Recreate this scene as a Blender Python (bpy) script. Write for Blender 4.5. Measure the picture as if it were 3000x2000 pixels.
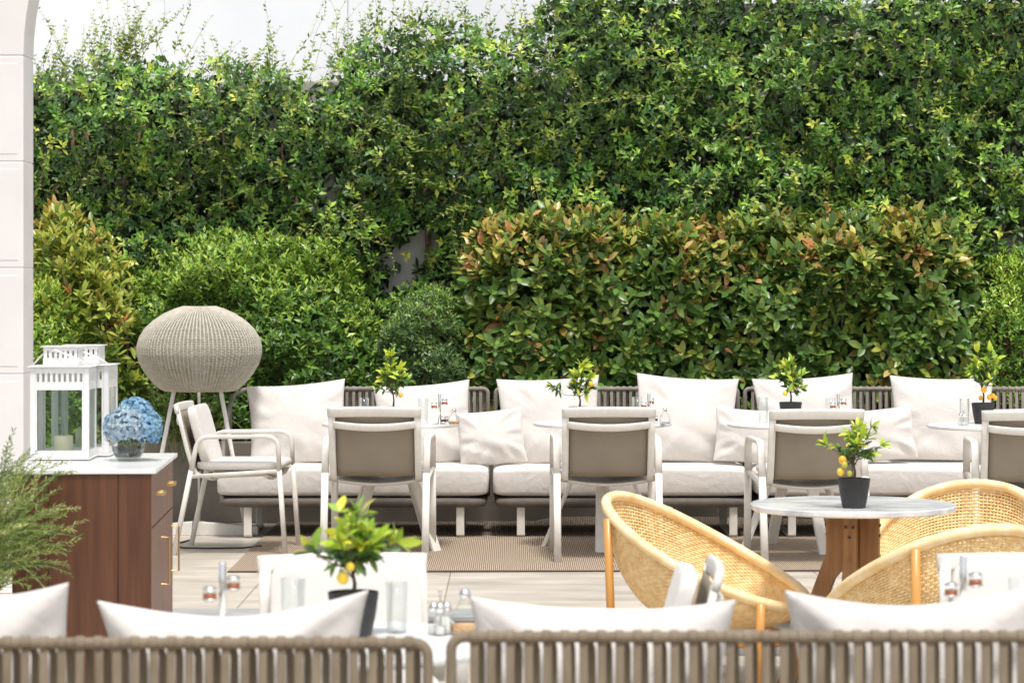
import bpy, math, random
import numpy as np
from mathutils import Vector, Matrix
PI = math.pi
rng = np.random.default_rng(7)
random.seed(7)
for o in list(bpy.data.objects): bpy.data.objects.remove(o)
C = bpy.context.scene.collection
SC = bpy.context.scene

# ---------------------------------------------------------------- camera, light
F, HZ, CH = 7500.0, 870.0, 1.39          # focal length and horizon in photo pixels, eye height
cam = bpy.data.objects.new("camera", bpy.data.cameras.new("camera")); C.objects.link(cam)
cam.location = (0, 0, CH); cam.rotation_euler = (PI/2, 0, 0)
cam.data.lens = 90; cam.data.sensor_width = 36; cam.data.sensor_fit = 'HORIZONTAL'
cam.data.shift_y = -(1000-HZ)/3000
cam.data.clip_start = 0.1; cam.data.clip_end = 500
cam.data.dof.use_dof = True; cam.data.dof.focus_distance = 14.2; cam.data.dof.aperture_fstop = 6.3
SC.camera = cam
SUN_EL, SUN_AZ = 70, 165                 # azimuth the sun stands at, clockwise from +Y
w = bpy.data.worlds.new("World"); SC.world = w; w.use_nodes = True
nt = w.node_tree; nt.nodes.clear()
out = nt.nodes.new('ShaderNodeOutputWorld'); bg = nt.nodes.new('ShaderNodeBackground')
sky = nt.nodes.new('ShaderNodeTexSky'); sky.sky_type = 'NISHITA'; sky.sun_disc = False
sky.sun_elevation = math.radians(SUN_EL); sky.sun_rotation = math.radians(SUN_AZ)
sky.air_density = 1.0; sky.dust_density = 3.0
hs = nt.nodes.new('ShaderNodeHueSaturation'); hs.inputs['Saturation'].default_value = 0.30
nt.links.new(sky.outputs[0], hs.inputs['Color']); nt.links.new(hs.outputs[0], bg.inputs[0])
bg.inputs[1].default_value = 0.15
nt.links.new(bg.outputs[0], out.inputs[0])
sl = bpy.data.lights.new("sun", 'SUN'); sl.energy = 2.2; sl.angle = math.radians(10); sl.color = (1, .955, .90)
so = bpy.data.objects.new("sun", sl); C.objects.link(so)
el, az = math.radians(SUN_EL), math.radians(SUN_AZ)
sd = Vector((math.sin(az)*math.cos(el), math.cos(az)*math.cos(el), math.sin(el)))
so.rotation_euler = sd.to_track_quat('Z', 'Y').to_euler(); so.location = sd*30
SC.view_settings.view_transform = 'Standard'; SC.view_settings.look = 'None'
SC.view_settings.exposure = 0.45; SC.view_settings.gamma = 1
SC.cycles.max_bounces = 10; SC.cycles.transparent_max_bounces = 16
SC.cycles.use_denoising = True

def P(px, py, Y): return Vector(((px-1500)/F*Y, Y, CH-(py-HZ)/F*Y))     # photo pixel at a distance Y
def D(dx, dy, Y): return P(dx*1.27551, dy*1.27551, Y)
def PX(px, Y): return (px-1500)/F*Y
def DX(dx, Y): return (dx*1.27551-1500)/F*Y
def DZ(dy, Y): return CH-(dy*1.27551-HZ)/F*Y
LOW = -0.17                               # level of the lower terrace

# ---------------------------------------------------------------- materials
def new_mat(name):
    m = bpy.data.materials.new(name); m.use_nodes = True
    return m, m.node_tree, m.node_tree.nodes['Principled BSDF']
def noise_col(nt, bsdf, c1, c2, scale=8, detail=5, stretch=(1,1,1), lo=.35, hi=.65, coord='Object', bump=0, bscale=None, rough=None, dist=0.002):
    tc = nt.nodes.new('ShaderNodeTexCoord'); mp = nt.nodes.new('ShaderNodeMapping'); mp.inputs['Scale'].default_value = stretch
    nt.links.new(tc.outputs[coord], mp.inputs[0])
    n = nt.nodes.new('ShaderNodeTexNoise'); n.inputs['Scale'].default_value = scale; n.inputs['Detail'].default_value = detail
    nt.links.new(mp.outputs[0], n.inputs['Vector'])
    r = nt.nodes.new('ShaderNodeValToRGB'); r.color_ramp.elements[0].position = lo; r.color_ramp.elements[1].position = hi
    r.color_ramp.elements[0].color = (*c1, 1); r.color_ramp.elements[1].color = (*c2, 1)
    nt.links.new(n.outputs[0], r.inputs[0]); nt.links.new(r.outputs[0], bsdf.inputs['Base Color'])
    if bump:
        n2 = nt.nodes.new('ShaderNodeTexNoise'); n2.inputs['Scale'].default_value = bscale or scale*4; n2.inputs['Detail'].default_value = 4
        nt.links.new(mp.outputs[0], n2.inputs['Vector'])
        b = nt.nodes.new('ShaderNodeBump'); b.inputs['Strength'].default_value = bump; b.inputs['Distance'].default_value = dist
        nt.links.new(n2.outputs[0], b.inputs['Height']); nt.links.new(b.outputs[0], bsdf.inputs['Normal'])
    return mp, r
def mat(name, c1, c2=None, rough=.6, metal=0, spec=None, **k):
    m, nt, b = new_mat(name)
    b.inputs['Roughness'].default_value = rough; b.inputs['Metallic'].default_value = metal
    if spec is not None: b.inputs['Specular IOR Level'].default_value = spec
    noise_col(nt, b, c1, c2 or tuple(x*1.12 for x in c1), **k)
    return m
def leaf_mat(name, rough=.38, trans=.28, spec=.5):
    m, nt, b = new_mat(name)
    a = nt.nodes.new('ShaderNodeAttribute'); a.attribute_name = 'col'
    n = nt.nodes.new('ShaderNodeTexNoise'); n.inputs['Scale'].default_value = 60
    mx = nt.nodes.new('ShaderNodeMixRGB'); mx.blend_type = 'MULTIPLY'; mx.inputs[0].default_value = .35
    nt.links.new(a.outputs['Color'], mx.inputs[1]); nt.links.new(n.outputs[0], mx.inputs[2])
    nt.links.new(mx.outputs[0], b.inputs['Base Color'])
    b.inputs['Roughness'].default_value = rough; b.inputs['Specular IOR Level'].default_value = spec
    t = nt.nodes.new('ShaderNodeBsdfTranslucent'); nt.links.new(mx.outputs[0], t.inputs[0])
    ms = nt.nodes.new('ShaderNodeMixShader'); ms.inputs[0].default_value = trans
    o = nt.nodes['Material Output']
    nt.links.new(b.outputs[0], ms.inputs[1]); nt.links.new(t.outputs[0], ms.inputs[2]); nt.links.new(ms.outputs[0], o.inputs[0])
    return m
def fabric_mat(name, c, rough=.9, weave=900, bump=.25, wr=.5):
    m, nt, b = new_mat(name); b.inputs['Roughness'].default_value = rough
    b.inputs['Specular IOR Level'].default_value = .2; b.inputs['Sheen Weight'].default_value = .15
    tc = nt.nodes.new('ShaderNodeTexCoord')
    n = nt.nodes.new('ShaderNodeTexNoise'); n.inputs['Scale'].default_value = 3.5; n.inputs['Detail'].default_value = 6; n.inputs['Distortion'].default_value = 1.2
    nt.links.new(tc.outputs['Object'], n.inputs['Vector'])
    r = nt.nodes.new('ShaderNodeValToRGB'); r.color_ramp.elements[0].position = .3; r.color_ramp.elements[1].position = .7
    r.color_ramp.elements[0].color = (*[x*.93 for x in c], 1); r.color_ramp.elements[1].color = (*c, 1)
    nt.links.new(n.outputs[0], r.inputs[0]); nt.links.new(r.outputs[0], b.inputs['Base Color'])
    n2 = nt.nodes.new('ShaderNodeTexNoise'); n2.inputs['Scale'].default_value = 9; n2.inputs['Detail'].default_value = 5; n2.inputs['Distortion'].default_value = 1.5
    n3 = nt.nodes.new('ShaderNodeTexNoise'); n3.inputs['Scale'].default_value = weave
    nt.links.new(tc.outputs['Object'], n2.inputs['Vector']); nt.links.new(tc.outputs['Object'], n3.inputs['Vector'])
    b1 = nt.nodes.new('ShaderNodeBump'); b1.inputs['Strength'].default_value = wr; b1.inputs['Distance'].default_value = .012
    b2 = nt.nodes.new('ShaderNodeBump'); b2.inputs['Strength'].default_value = bump; b2.inputs['Distance'].default_value = .001
    nt.links.new(n2.outputs[0], b1.inputs['Height']); nt.links.new(n3.outputs[0], b2.inputs['Height'])
    nt.links.new(b1.outputs[0], b2.inputs['Normal']); nt.links.new(b2.outputs[0], b.inputs['Normal'])
    return m
def glass_mat(name, tint=(1,1,1), gloss=.12, pane=True):
    m, nt, b = new_mat(name); nt.nodes.remove(b)
    t = nt.nodes.new('ShaderNodeBsdfTransparent'); t.inputs[0].default_value = (*tint, 1)
    g = nt.nodes.new('ShaderNodeBsdfGlossy'); g.inputs['Roughness'].default_value = .03
    lw = nt.nodes.new('ShaderNodeLayerWeight'); lw.inputs['Blend'].default_value = .16
    mu = nt.nodes.new('ShaderNodeMath'); mu.operation = 'MULTIPLY_ADD'; mu.inputs[1].default_value = .45; mu.inputs[2].default_value = gloss*.4
    nt.links.new(lw.outputs['Fresnel' if pane else 'Facing'], mu.inputs[0])
    ms = nt.nodes.new('ShaderNodeMixShader'); nt.links.new(mu.outputs[0], ms.inputs[0])
    nt.links.new(t.outputs[0], ms.inputs[1]); nt.links.new(g.outputs[0], ms.inputs[2])
    nt.links.new(ms.outputs[0], nt.nodes['Material Output'].inputs[0])
    return m
M = {}
M['cream_metal'] = mat('cream_metal', (.69,.66,.60), (.75,.72,.66), rough=.42, scale=30, bump=.05, bscale=900)
M['white_metal'] = mat('white_metal', (.80,.79,.77), (.84,.83,.81), rough=.35, scale=20)
M['white_top'] = mat('white_top', (.80,.79,.78), (.84,.84,.83), rough=.3, scale=20)
M['sling'] = mat('sling_fabric', (.265,.225,.17), (.295,.25,.19), rough=.8, scale=6, bump=.3, bscale=1400, dist=.001)
M['cushion'] = fabric_mat('cushion_linen', (.70,.66,.62), wr=.45)
M['rope'] = mat('rope_taupe', (.175,.135,.09), (.24,.19,.132), rough=.85, scale=25, stretch=(1,1,.3), bump=.5, bscale=500, dist=.002)
M['rope_grey'] = mat('rope_grey', (.23,.20,.17), (.30,.26,.225), rough=.85, scale=25, stretch=(1,1,.3), bump=.5, bscale=500, dist=.002)
M['shell'] = mat('sofa_base_grey', (.10,.085,.07), (.13,.11,.09), rough=.7, scale=20)
M['wicker'] = mat('wicker_grey', (.40,.37,.30), (.50,.465,.39), rough=.7, scale=40)
M['rattan'] = mat('rattan_weave', (.80,.54,.24), (.93,.73,.40), rough=.5, scale=35, detail=3)
M['rattan_pole'] = mat('rattan_pole', (.80,.57,.27), (.92,.74,.45), rough=.38, scale=14, detail=3)
M['rattan_leg'] = mat('rattan_leg', (.50,.22,.045), (.66,.34,.09), rough=.35, scale=12, stretch=(1,1,.2))
M['mahogany'] = mat('mahogany', (.085,.032,.015), (.145,.056,.027), rough=.42, scale=5, stretch=(9,9,.5), lo=.3, hi=.7, bump=.15, bscale=40, dist=.001)
M['mahogany_light'] = mat('mahogany_light', (.20,.115,.085), (.27,.16,.12), rough=.5, scale=5, stretch=(9,9,.5))
M['teak'] = mat('teak', (.26,.125,.045), (.42,.22,.085), rough=.5, scale=5, stretch=(6,6,.8), bump=.15, bscale=60, dist=.001)
M['brass'] = mat('brass', (.75,.50,.20), (.80,.56,.25), rough=.3, metal=1, scale=10)
M['chrome'] = mat('chrome', (.75,.74,.72), (.8,.79,.77), rough=.18, metal=1, scale=10)
M['steel_dark'] = mat('steel_dark', (.05,.05,.05), (.07,.07,.07), rough=.4, metal=.6, scale=10)
M['black_pot'] = mat('black_pot', (.018,.018,.019), (.026,.026,.027), rough=.55, scale=30, bump=.15, bscale=300)
M['soil'] = mat('soil', (.03,.02,.012), (.07,.05,.03), rough=.95, scale=60, bump=1, bscale=120, dist=.004)
M['bark'] = mat('bark', (.09,.06,.035), (.16,.11,.07), rough=.9, scale=30, bump=.5, bscale=90, dist=.003)
M['dead_stem'] = mat('dead_stem', (.10,.055,.035), (.2,.12,.08), rough=.9, scale=20)
M['green_stem'] = mat('green_stem', (.22,.26,.07), (.34,.36,.12), rough=.6, scale=20)
M['vine_stem'] = mat('vine_stem', (.27,.25,.10), (.42,.38,.17), rough=.7, scale=20)
M['leaf'] = leaf_mat('leaf_glossy', .36, .20, .6)
M['leaf_soft'] = leaf_mat('leaf_soft', .5, .35, .35)
M['petal'] = leaf_mat('petal', .95, .45, .05)
M['candle'] = mat('candle_wax', (.80,.72,.52), (.84,.77,.6), rough=.5, scale=8)
M['glass'] = glass_mat('clear_glass', (.96,.975,.97), .06, True)
M['pane'] = glass_mat('pane_glass', (.95,.98,.965), .1, True)
M['water'] = glass_mat('dark_water', (.45,.47,.50), .1, True)
M['jam_dark'] = mat('jam_dark', (.05,.012,.01), rough=.2, scale=20)
M['jam_red'] = mat('jam_red', (.35,.03,.02), rough=.2, scale=20)
M['jam_amber'] = mat('jam_amber', (.38,.10,.03), rough=.2, scale=20)
M['sugar'] = mat('brown_sugar', (.55,.30,.13), (.75,.5,.3), rough=.9, scale=200)
M['salt'] = mat('white_sugar', (.75,.73,.7), (.82,.8,.78), rough=.9, scale=200)
M['fruit'] = mat('kumquat_skin', (.85,.38,.02), (.9,.5,.03), rough=.35, scale=12, bump=.2, bscale=150)
M['fruit_yellow'] = mat('kumquat_yellow', (.8,.55,.03), (.85,.62,.06), rough=.35, scale=12)
M['fruit_green'] = mat('kumquat_green', (.45,.50,.06), (.55,.55,.08), rough=.35, scale=12)
M['rubber'] = mat('black_rubber', (.012,.012,.012), rough=.5, scale=10)
M['concrete'] = mat('wall_concrete', (.56,.53,.50), (.64,.61,.58), rough=.9, scale=1.5, bump=.2, bscale=30)
M['planter'] = mat('planter_render', (.17,.15,.125), (.25,.22,.185), rough=.95, scale=3, bump=.4, bscale=40, dist=.004)
M['plaster'] = mat('white_plaster', (.82,.84,.88), (.90,.91,.93), rough=.8, scale=.9)
M['pillar'] = mat('pillar_stone', (.745,.72,.70), (.80,.775,.755), rough=.55, scale=2.5, detail=9, bump=.1, bscale=60)
M['grey_stone'] = mat('grey_step_stone', (.27,.275,.27), (.36,.365,.355), rough=.7, scale=6, bump=.2, bscale=60)

def floor_mat(name, c1, c2, joint, tile):
    m, nt, b = new_mat(name); b.inputs['Roughness'].default_value = .38; b.inputs['Specular IOR Level'].default_value = .35
    mp, r = noise_col(nt, b, c1, c2, scale=2.6, detail=9, stretch=(.9, 2.4, 1), lo=.32, hi=.68)
    tc = nt.nodes.new('ShaderNodeTexCoord')
    br = nt.nodes.new('ShaderNodeTexBrick'); br.inputs['Scale'].default_value = 1; br.offset = .0
    br.inputs['Brick Width'].default_value = tile; br.inputs['Row Height'].default_value = tile; br.inputs['Mortar Size'].default_value = .004
    br.inputs['Color1'].default_value = (1,1,1,1); br.inputs['Color2'].default_value = (.86,.87,.88,1); br.inputs['Mortar'].default_value = (*joint, 1)
    mm = nt.nodes.new('ShaderNodeMapping'); mm.inputs['Location'].default_value = (.31, .22, 0)
    nt.links.new(tc.outputs['Object'], mm.inputs[0]); nt.links.new(mm.outputs[0], br.inputs['Vector'])
    mx = nt.nodes.new('ShaderNodeMixRGB'); mx.blend_type = 'MULTIPLY'; mx.inputs[0].default_value = 1
    nt.links.new(r.outputs[0], mx.inputs[1]); nt.links.new(br.outputs[0], mx.inputs[2]); nt.links.new(mx.outputs[0], b.inputs['Base Color'])
    return m
M['floor'] = floor_mat('travertine', (.43,.38,.31), (.64,.58,.50), (.5,.47,.43), .92)
def marble_mat():
    m, nt, b = new_mat('marble'); b.inputs['Roughness'].default_value = .18
    mp, r = noise_col(nt, b, (.48,.50,.53), (.80,.80,.80), scale=5, detail=10, stretch=(1,2,1), lo=.36, hi=.60)
    return m
M['marble'] = marble_mat()
M['marble_white'] = mat('marble_white', (.70,.70,.71), (.86,.86,.86), rough=.2, scale=7, detail=9, lo=.3, hi=.55)
def rug_mat():
    m, nt, b = new_mat('rug_weave'); b.inputs['Roughness'].default_value = .95; b.inputs['Specular IOR Level'].default_value = .1
    tc = nt.nodes.new('ShaderNodeTexCoord')
    wv = nt.nodes.new('ShaderNodeTexWave'); wv.wave_type = 'BANDS'; wv.bands_direction = 'X'; wv.inputs['Scale'].default_value = 30
    wv.inputs['Distortion'].default_value = 1.2; wv.inputs['Detail'].default_value = 1; wv.inputs['Detail Scale'].default_value = .3
    nt.links.new(tc.outputs['Object'], wv.inputs['Vector'])
    r = nt.nodes.new('ShaderNodeValToRGB'); r.color_ramp.elements[0].color = (.19,.14,.10,1); r.color_ramp.elements[1].color = (.50,.405,.31,1)
    r.color_ramp.elements[0].position = .1; r.color_ramp.elements[1].position = .9
    nt.links.new(wv.outputs['Fac'], r.inputs[0]); nt.links.new(r.outputs[0], b.inputs['Base Color'])
    bp = nt.nodes.new('ShaderNodeBump'); bp.inputs['Distance'].default_value = .003; nt.links.new(wv.outputs['Fac'], bp.inputs['Height'])
    nt.links.new(bp.outputs[0], b.inputs['Normal'])
    return m
M['rug'] = rug_mat()
M['rug_edge'] = mat('rug_edge', (.10,.07,.05), rough=.9, scale=20)

# ---------------------------------------------------------------- mesh helpers
class MB:
    def __init__(s): s.v = []; s.f = []
    def add(s, vs, fs):
        n = len(s.v); s.v += [tuple(v) for v in vs]; s.f += [tuple(i+n for i in f) for f in fs]; return s
    def box(s, x0, x1, y0, y1, z0, z1):
        return s.add([(x0,y0,z0),(x1,y0,z0),(x1,y1,z0),(x0,y1,z0),(x0,y0,z1),(x1,y0,z1),(x1,y1,z1),(x0,y1,z1)],
                     [(0,3,2,1),(4,5,6,7),(0,1,5,4),(1,2,6,5),(2,3,7,6),(3,0,4,7)])
    def tube(s, pts, r, n=8, closed=False, flat=None, ref=None, caps=True, radii=None):
        """tube along pts; flat=(half width along ref, half thickness) gives a rounded flat bar"""
        pts = [Vector(p) for p in pts]; m = len(pts); rings = []
        T = []
        for i in range(m):
            a = pts[(i-1) % m] if (closed or i) else pts[0]; b = pts[(i+1) % m] if (closed or i < m-1) else pts[-1]
            t = (b-a); T.append(t.normalized() if t.length > 1e-9 else Vector((0,0,1)))
        up = Vector(ref) if ref is not None else (Vector((0,0,1)) if abs(T[0].z) < .9 else Vector((1,0,0)))
        nrm = (up - T[0]*up.dot(T[0])).normalized()
        for i in range(m):
            if ref is not None:
                q = Vector(ref); nrm = q - T[i]*q.dot(T[i]); nrm.normalize()
            else:
                nrm = nrm - T[i]*nrm.dot(T[i]); nrm.normalize()
            bn = T[i].cross(nrm)
            rr = radii[i] if radii else r
            ring = []
            for k in range(n):
                a = 2*PI*(k+.5)/n; c, d = math.cos(a), math.sin(a)
                if flat:
                    e = .45; c = math.copysign(abs(c)**e, c)*flat[0]; d = math.copysign(abs(d)**e, d)*flat[1]
                else: c *= rr; d *= rr
                ring.append(pts[i]+nrm*c+bn*d)
            rings.append(ring)
        vs = [v for r_ in rings for v in r_]; fs = []
        for i in range(m if closed else m-1):
            j = (i+1) % m
            for k in range(n):
                l = (k+1) % n; fs.append((i*n+k, i*n+l, j*n+l, j*n+k))
        if caps and not closed:
            fs.append(tuple(range(n))[::-1]); fs.append(tuple((m-1)*n+k for k in range(n)))
        return s.add(vs, fs)
    def lathe(s, prof, n=24, c=(0,0,0), ex=1, ey=1):
        vs = []; fs = []
        for (r, z) in prof:
            for k in range(n):
                a = 2*PI*k/n; vs.append((c[0]+r*ex*math.cos(a), c[1]+r*ey*math.sin(a), c[2]+z))
        for i in range(len(prof)-1):
            for k in range(n):
                l = (k+1) % n; fs.append((i*n+k, i*n+l, (i+1)*n+l, (i+1)*n+k))
        if prof[0][0] > 1e-5: fs.append(tuple(range(n))[::-1])
        if prof[-1][0] > 1e-5: fs.append(tuple((len(prof)-1)*n+k for k in range(n)))
        return s.add(vs, fs)
    def grid(s, fn, nu, nv, closed_u=False):
        vs = [fn(i/(nu if closed_u else nu-1), j/(nv-1)) for j in range(nv) for i in range(nu)]; fs = []
        for j in range(nv-1):
            for i in range(nu if closed_u else nu-1):
                k = (i+1) % nu; fs.append((j*nu+i, j*nu+k, (j+1)*nu+k, (j+1)*nu+i))
        return s.add(vs, fs)
    def superell(s, c, a, b, h, e1=.25, e2=.25, nu=48, nv=25, noise=None):
        sg = lambda x, e: math.copysign(abs(x)**e, x)
        def fn(u, v):
            t = 2*PI*u; p = PI*(v-.5)
            x = a*sg(math.cos(p), e1)*sg(math.cos(t), e2); y = b*sg(math.cos(p), e1)*sg(math.sin(t), e2); z = h*sg(math.sin(p), e1)
            if noise: x, y, z = noise(x, y, z)
            return (c[0]+x, c[1]+y, c[2]+z)
        return s.grid(fn, nu, nv, True)
    def prism(s, poly, axis, a, b):
        """poly = list of 2D points; axis 'x','y','z' is the extrusion axis from a to b"""
        def mk(p, t): return {'x': (t,p[0],p[1]), 'y': (p[0],t,p[1]), 'z': (p[0],p[1],t)}[axis]
        n = len(poly); vs = [mk(p, a) for p in poly]+[mk(p, b) for p in poly]
        return s.add(vs, [tuple(range(n))[::-1], tuple(range(n, 2*n))]+[(i, (i+1) % n, (i+1) % n+n, i+n) for i in range(n)])
    def build(s, name, m, parent=None, smooth=False, bevel=0, seg=2, xf=None):
        me = bpy.data.meshes.new(name)
        vs = s.v if xf is None else [tuple(xf @ Vector(v)) for v in s.v]
        me.from_pydata(vs, [], s.f); me.validate(); me.update()
        import bmesh
        bm = bmesh.new(); bm.from_mesh(me); bmesh.ops.recalc_face_normals(bm, faces=bm.faces); bm.to_mesh(me); bm.free()
        if smooth: me.polygons.foreach_set('use_smooth', [True]*len(me.polygons))
        me.materials.append(M[m] if isinstance(m, str) else m)
        o = bpy.data.objects.new(name, me); C.objects.link(o)
        if parent: o.parent = parent
        if bevel:
            b = o.modifiers.new('bevel', 'BEVEL'); b.width = bevel; b.segments = seg; b.limit_method = 'ANGLE'; b.angle_limit = math.radians(40)
            b.harden_normals = False
        return o
def tag(o, label=None, cat=None, group=None, kind=None):
    if label: o['label'] = label
    if cat: o['category'] = cat
    if group: o['group'] = group
    if kind: o['kind'] = kind
    return o
def thing(name, loc, rz, label, cat, group=None):
    o = bpy.data.objects.new(name, None); C.objects.link(o); o.location = loc; o.rotation_euler = (0, 0, rz)
    o.empty_display_size = .1
    return tag(o, label, cat, group)
def dup(o, loc=None, rz=None, label=None, parent=None):
    c = o.copy(); C.objects.link(c)
    if parent is not None: c.parent = parent
    if loc is not None: c.location = loc
    if rz is not None: c.rotation_euler = (0, 0, rz)
    if label: c['label'] = label
    for ch in list(o.children): dup(ch, parent=c)
    return c
def value_noise(x, z, scale, seed):
    r = np.random.default_rng(seed); g = r.random((64, 64))
    u = x*scale+17.3; v = z*scale+9.1; iu = np.floor(u).astype(int); iv = np.floor(v).astype(int)
    fu = u-iu; fv = v-iv; fu = fu*fu*(3-2*fu); fv = fv*fv*(3-2*fv)
    a = g[iu % 64, iv % 64]; b = g[(iu+1) % 64, iv % 64]; c = g[iu % 64, (iv+1) % 64]; d = g[(iu+1) % 64, (iv+1) % 64]
    return (a*(1-fu)+b*fu)*(1-fv)+(c*(1-fu)+d*fu)*fv
def unit(a): return a/np.maximum(np.linalg.norm(a, axis=1, keepdims=True), 1e-9)
def leaves(name, pos, axis, nrm, L, Wd, col, m, parent=None, fine=False, fold=.25, curl=.15):
    """many leaves as one mesh: axis = direction of the midrib, nrm = rough facing"""
    n = len(pos); axis = unit(axis); side = unit(np.cross(axis, nrm)); nr = unit(np.cross(side, axis))
    if fine:
        T = [(0,0,0),(.22,-.36,1),(.22,0,0),(.22,.36,1),(.55,-.5,1),(.55,0,0),(.55,.5,1),(.83,-.28,1),(.83,0,0),(.83,.28,1),(1,0,0)]
        Fc = [(0,3,2),(0,2,1),(1,2,5,4),(2,3,6,5),(4,5,8,7),(5,6,9,8),(7,8,10),(8,9,10)]
    else:
        T = [(0,0,0),(.45,-.5,1),(.42,0,0),(.45,.5,1),(1,0,0)]
        Fc = [(0,3,2),(0,2,1),(1,2,4),(2,3,4)]
    k = len(T); V = np.zeros((n, k, 3))
    L = np.broadcast_to(L, (n,))[:, None]; Wd = np.broadcast_to(Wd, (n,))[:, None]
    cu = curl*rng.uniform(.2, 1.6, (n, 1))
    for i, (t, s_, e) in enumerate(T):
        V[:, i] = pos+axis*(t*L)+side*(s_*Wd)+nr*(e*fold*abs(s_)*Wd - cu*L*t*t)
    faces = []
    me = bpy.data.meshes.new(name)
    lt = [len(f) for f in Fc]; base = np.concatenate([np.array(f) for f in Fc])
    idx = (base[None, :]+(np.arange(n)*k)[:, None]).ravel()
    me.vertices.add(n*k); me.vertices.foreach_set('co', V.astype(np.float32).ravel())
    me.loops.add(len(idx)); me.loops.foreach_set('vertex_index', idx.astype(np.int32))
    tot = np.tile(np.array(lt, dtype=np.int32), n); st = np.concatenate([[0], np.cumsum(tot)[:-1]]).astype(np.int32)
    me.polygons.add(len(tot)); me.polygons.foreach_set('loop_start', st); me.polygons.foreach_set('loop_total', tot)
    me.update(calc_edges=True)
    me.polygons.foreach_set('use_smooth', np.ones(len(tot), dtype=bool))
    at = me.color_attributes.new('col', 'FLOAT_COLOR', 'POINT')
    cc = np.ones((n, k, 4)); cc[:, :, :3] = np.clip(col*(1.30 if name in ('leaves', 'sprays', 'inner_leaves') else 1.04 if m == 'leaf' else 1), .003, .92)[:, None, :]
    at.data.foreach_set('color', cc.astype(np.float32).ravel())
    me.materials.append(M[m])
    o = bpy.data.objects.new(name, me); C.objects.link(o)
    if parent: o.parent = parent
    return o
def pick(cols, w, n):
    cols = np.array(cols, float); w = np.array(w, float); i = rng.choice(len(cols), n, p=w/w.sum())
    return cols[i]*rng.uniform(.75, 1.25, (n, 1))*rng.uniform(.92, 1.08, (n, 3))
def woven(name, surf, nu, nv, m, parent, hh=.004, th=.0022, amp=.003, v0=0, v1=1, warp_r=.0025):
    """basket weave over surf(u, v) -> (point, normal): wefts run round u, warps along v"""
    U = np.arange(nu*2)/(nu*2); Vv = v0+(v1-v0)*(np.arange(nv)+.5)/nv
    pts = np.zeros((nv, nu*2, 3)); nr = np.zeros((nv, nu*2, 3))
    for j, v in enumerate(Vv):
        for i, u in enumerate(U):
            p, q = surf(u, v); pts[j, i] = p; nr[j, i] = q
    b = MB(); vs = []; fs = []
    dv = np.gradient(pts, axis=0); dv /= np.maximum(np.linalg.norm(dv, axis=2, keepdims=True), 1e-9)
    sgn = np.zeros((nv, nu*2))
    for j in range(nv): sgn[j, 0::2] = [1 if (i+j) % 2 else -1 for i in range(nu)]
    cen = pts+nr*(sgn*amp)[:, :, None]
    off = [dv*hh, nr*th, -dv*hh, -nr*th]
    A = np.stack([cen+o for o in off], axis=2)      # nv, 2nu, 4, 3
    n2 = nu*2; vs = A.reshape(-1, 3)
    J, I, K = np.meshgrid(np.arange(nv), np.arange(n2), np.arange(4), indexing='ij')
    a = (J*n2+I)*4+K; b_ = (J*n2+I)*4+(K+1) % 4; c_ = (J*n2+(I+1) % n2)*4+(K+1) % 4; d_ = (J*n2+(I+1) % n2)*4+K
    q1 = np.stack([a, b_, c_, d_], -1).reshape(-1, 4)
    du = np.roll(pts, -1, 1)-np.roll(pts, 1, 1); du /= np.maximum(np.linalg.norm(du, axis=2, keepdims=True), 1e-9)
    wp = pts[:, 0::2]; wu = du[:, 0::2]; wn = nr[:, 0::2]
    Bq = np.stack([wp+wu*warp_r, wp+wn*warp_r, wp-wu*warp_r, wp-wn*warp_r], axis=2)
    nb = len(vs); vs = np.concatenate([vs, Bq.reshape(-1, 3)])
    J, I, K = np.meshgrid(np.arange(nv-1), np.arange(nu), np.arange(4), indexing='ij')
    g = lambda j, i, k: nb+(j*nu+i)*4+k
    q2 = np.stack([g(J, I, K), g(J, I, (K+1) % 4), g(J+1, I, (K+1) % 4), g(J+1, I, K)], -1).reshape(-1, 4)
    q = np.concatenate([q1, q2]); me = bpy.data.meshes.new(name)
    me.from_pydata(vs.tolist(), [], q.tolist()); me.update()
    me.polygons.foreach_set('use_smooth', [True]*len(me.polygons)); me.materials.append(M[m])
    o = bpy.data.objects.new(name, me); C.objects.link(o)
    if parent: o.parent = parent
    return o

# ================================================================ SETTING
FRONT_STEP = 11.14
tag(MB().box(-14, 14, FRONT_STEP+.30, 30, -.3, 0).build('upper_terrace', 'floor'), kind='structure')
tag(MB().box(-14, 14, -6, FRONT_STEP, -.4, LOW).build('lower_terrace', 'floor'), kind='structure')
st = MB().box(-14, 14, FRONT_STEP+.012, FRONT_STEP+.30, -.3, -.022).box(-14, PX(2320, FRONT_STEP)-.004, FRONT_STEP, FRONT_STEP+.298, -.020, 0.001).box(PX(2320, FRONT_STEP)+.004, 14, FRONT_STEP, FRONT_STEP+.298, -.020, 0.001)
tag(st.build('step', 'grey_stone', bevel=.003), kind='structure')

# boundary wall, taller white wall behind it
WY = 17.0
tag(MB().prism([(-9,0),(9,0),(9,DZ(8,WY)),(DX(1275,WY),DZ(8,WY)),(DX(1275,WY),DZ(185,WY)),(-9,DZ(185,WY))], 'y', WY, WY+.22).build('boundary_wall', 'concrete', bevel=.01),
    'grey rendered boundary wall showing through gaps in the climbing vine', 'wall')
wb = MB(); xj = PX(1022, 17.6)
wb.box(-9, xj-.002, 17.5, 17.7, 0, 6).box(xj+.002, 9, 17.5, 17.7, 0, 6).box(-9, 9, 17.62, 17.75, 0, 6.0)
tag(wb.build('white_wall', 'plaster'), 'tall white panelled wall rising behind the vine at the top left', 'wall')
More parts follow.
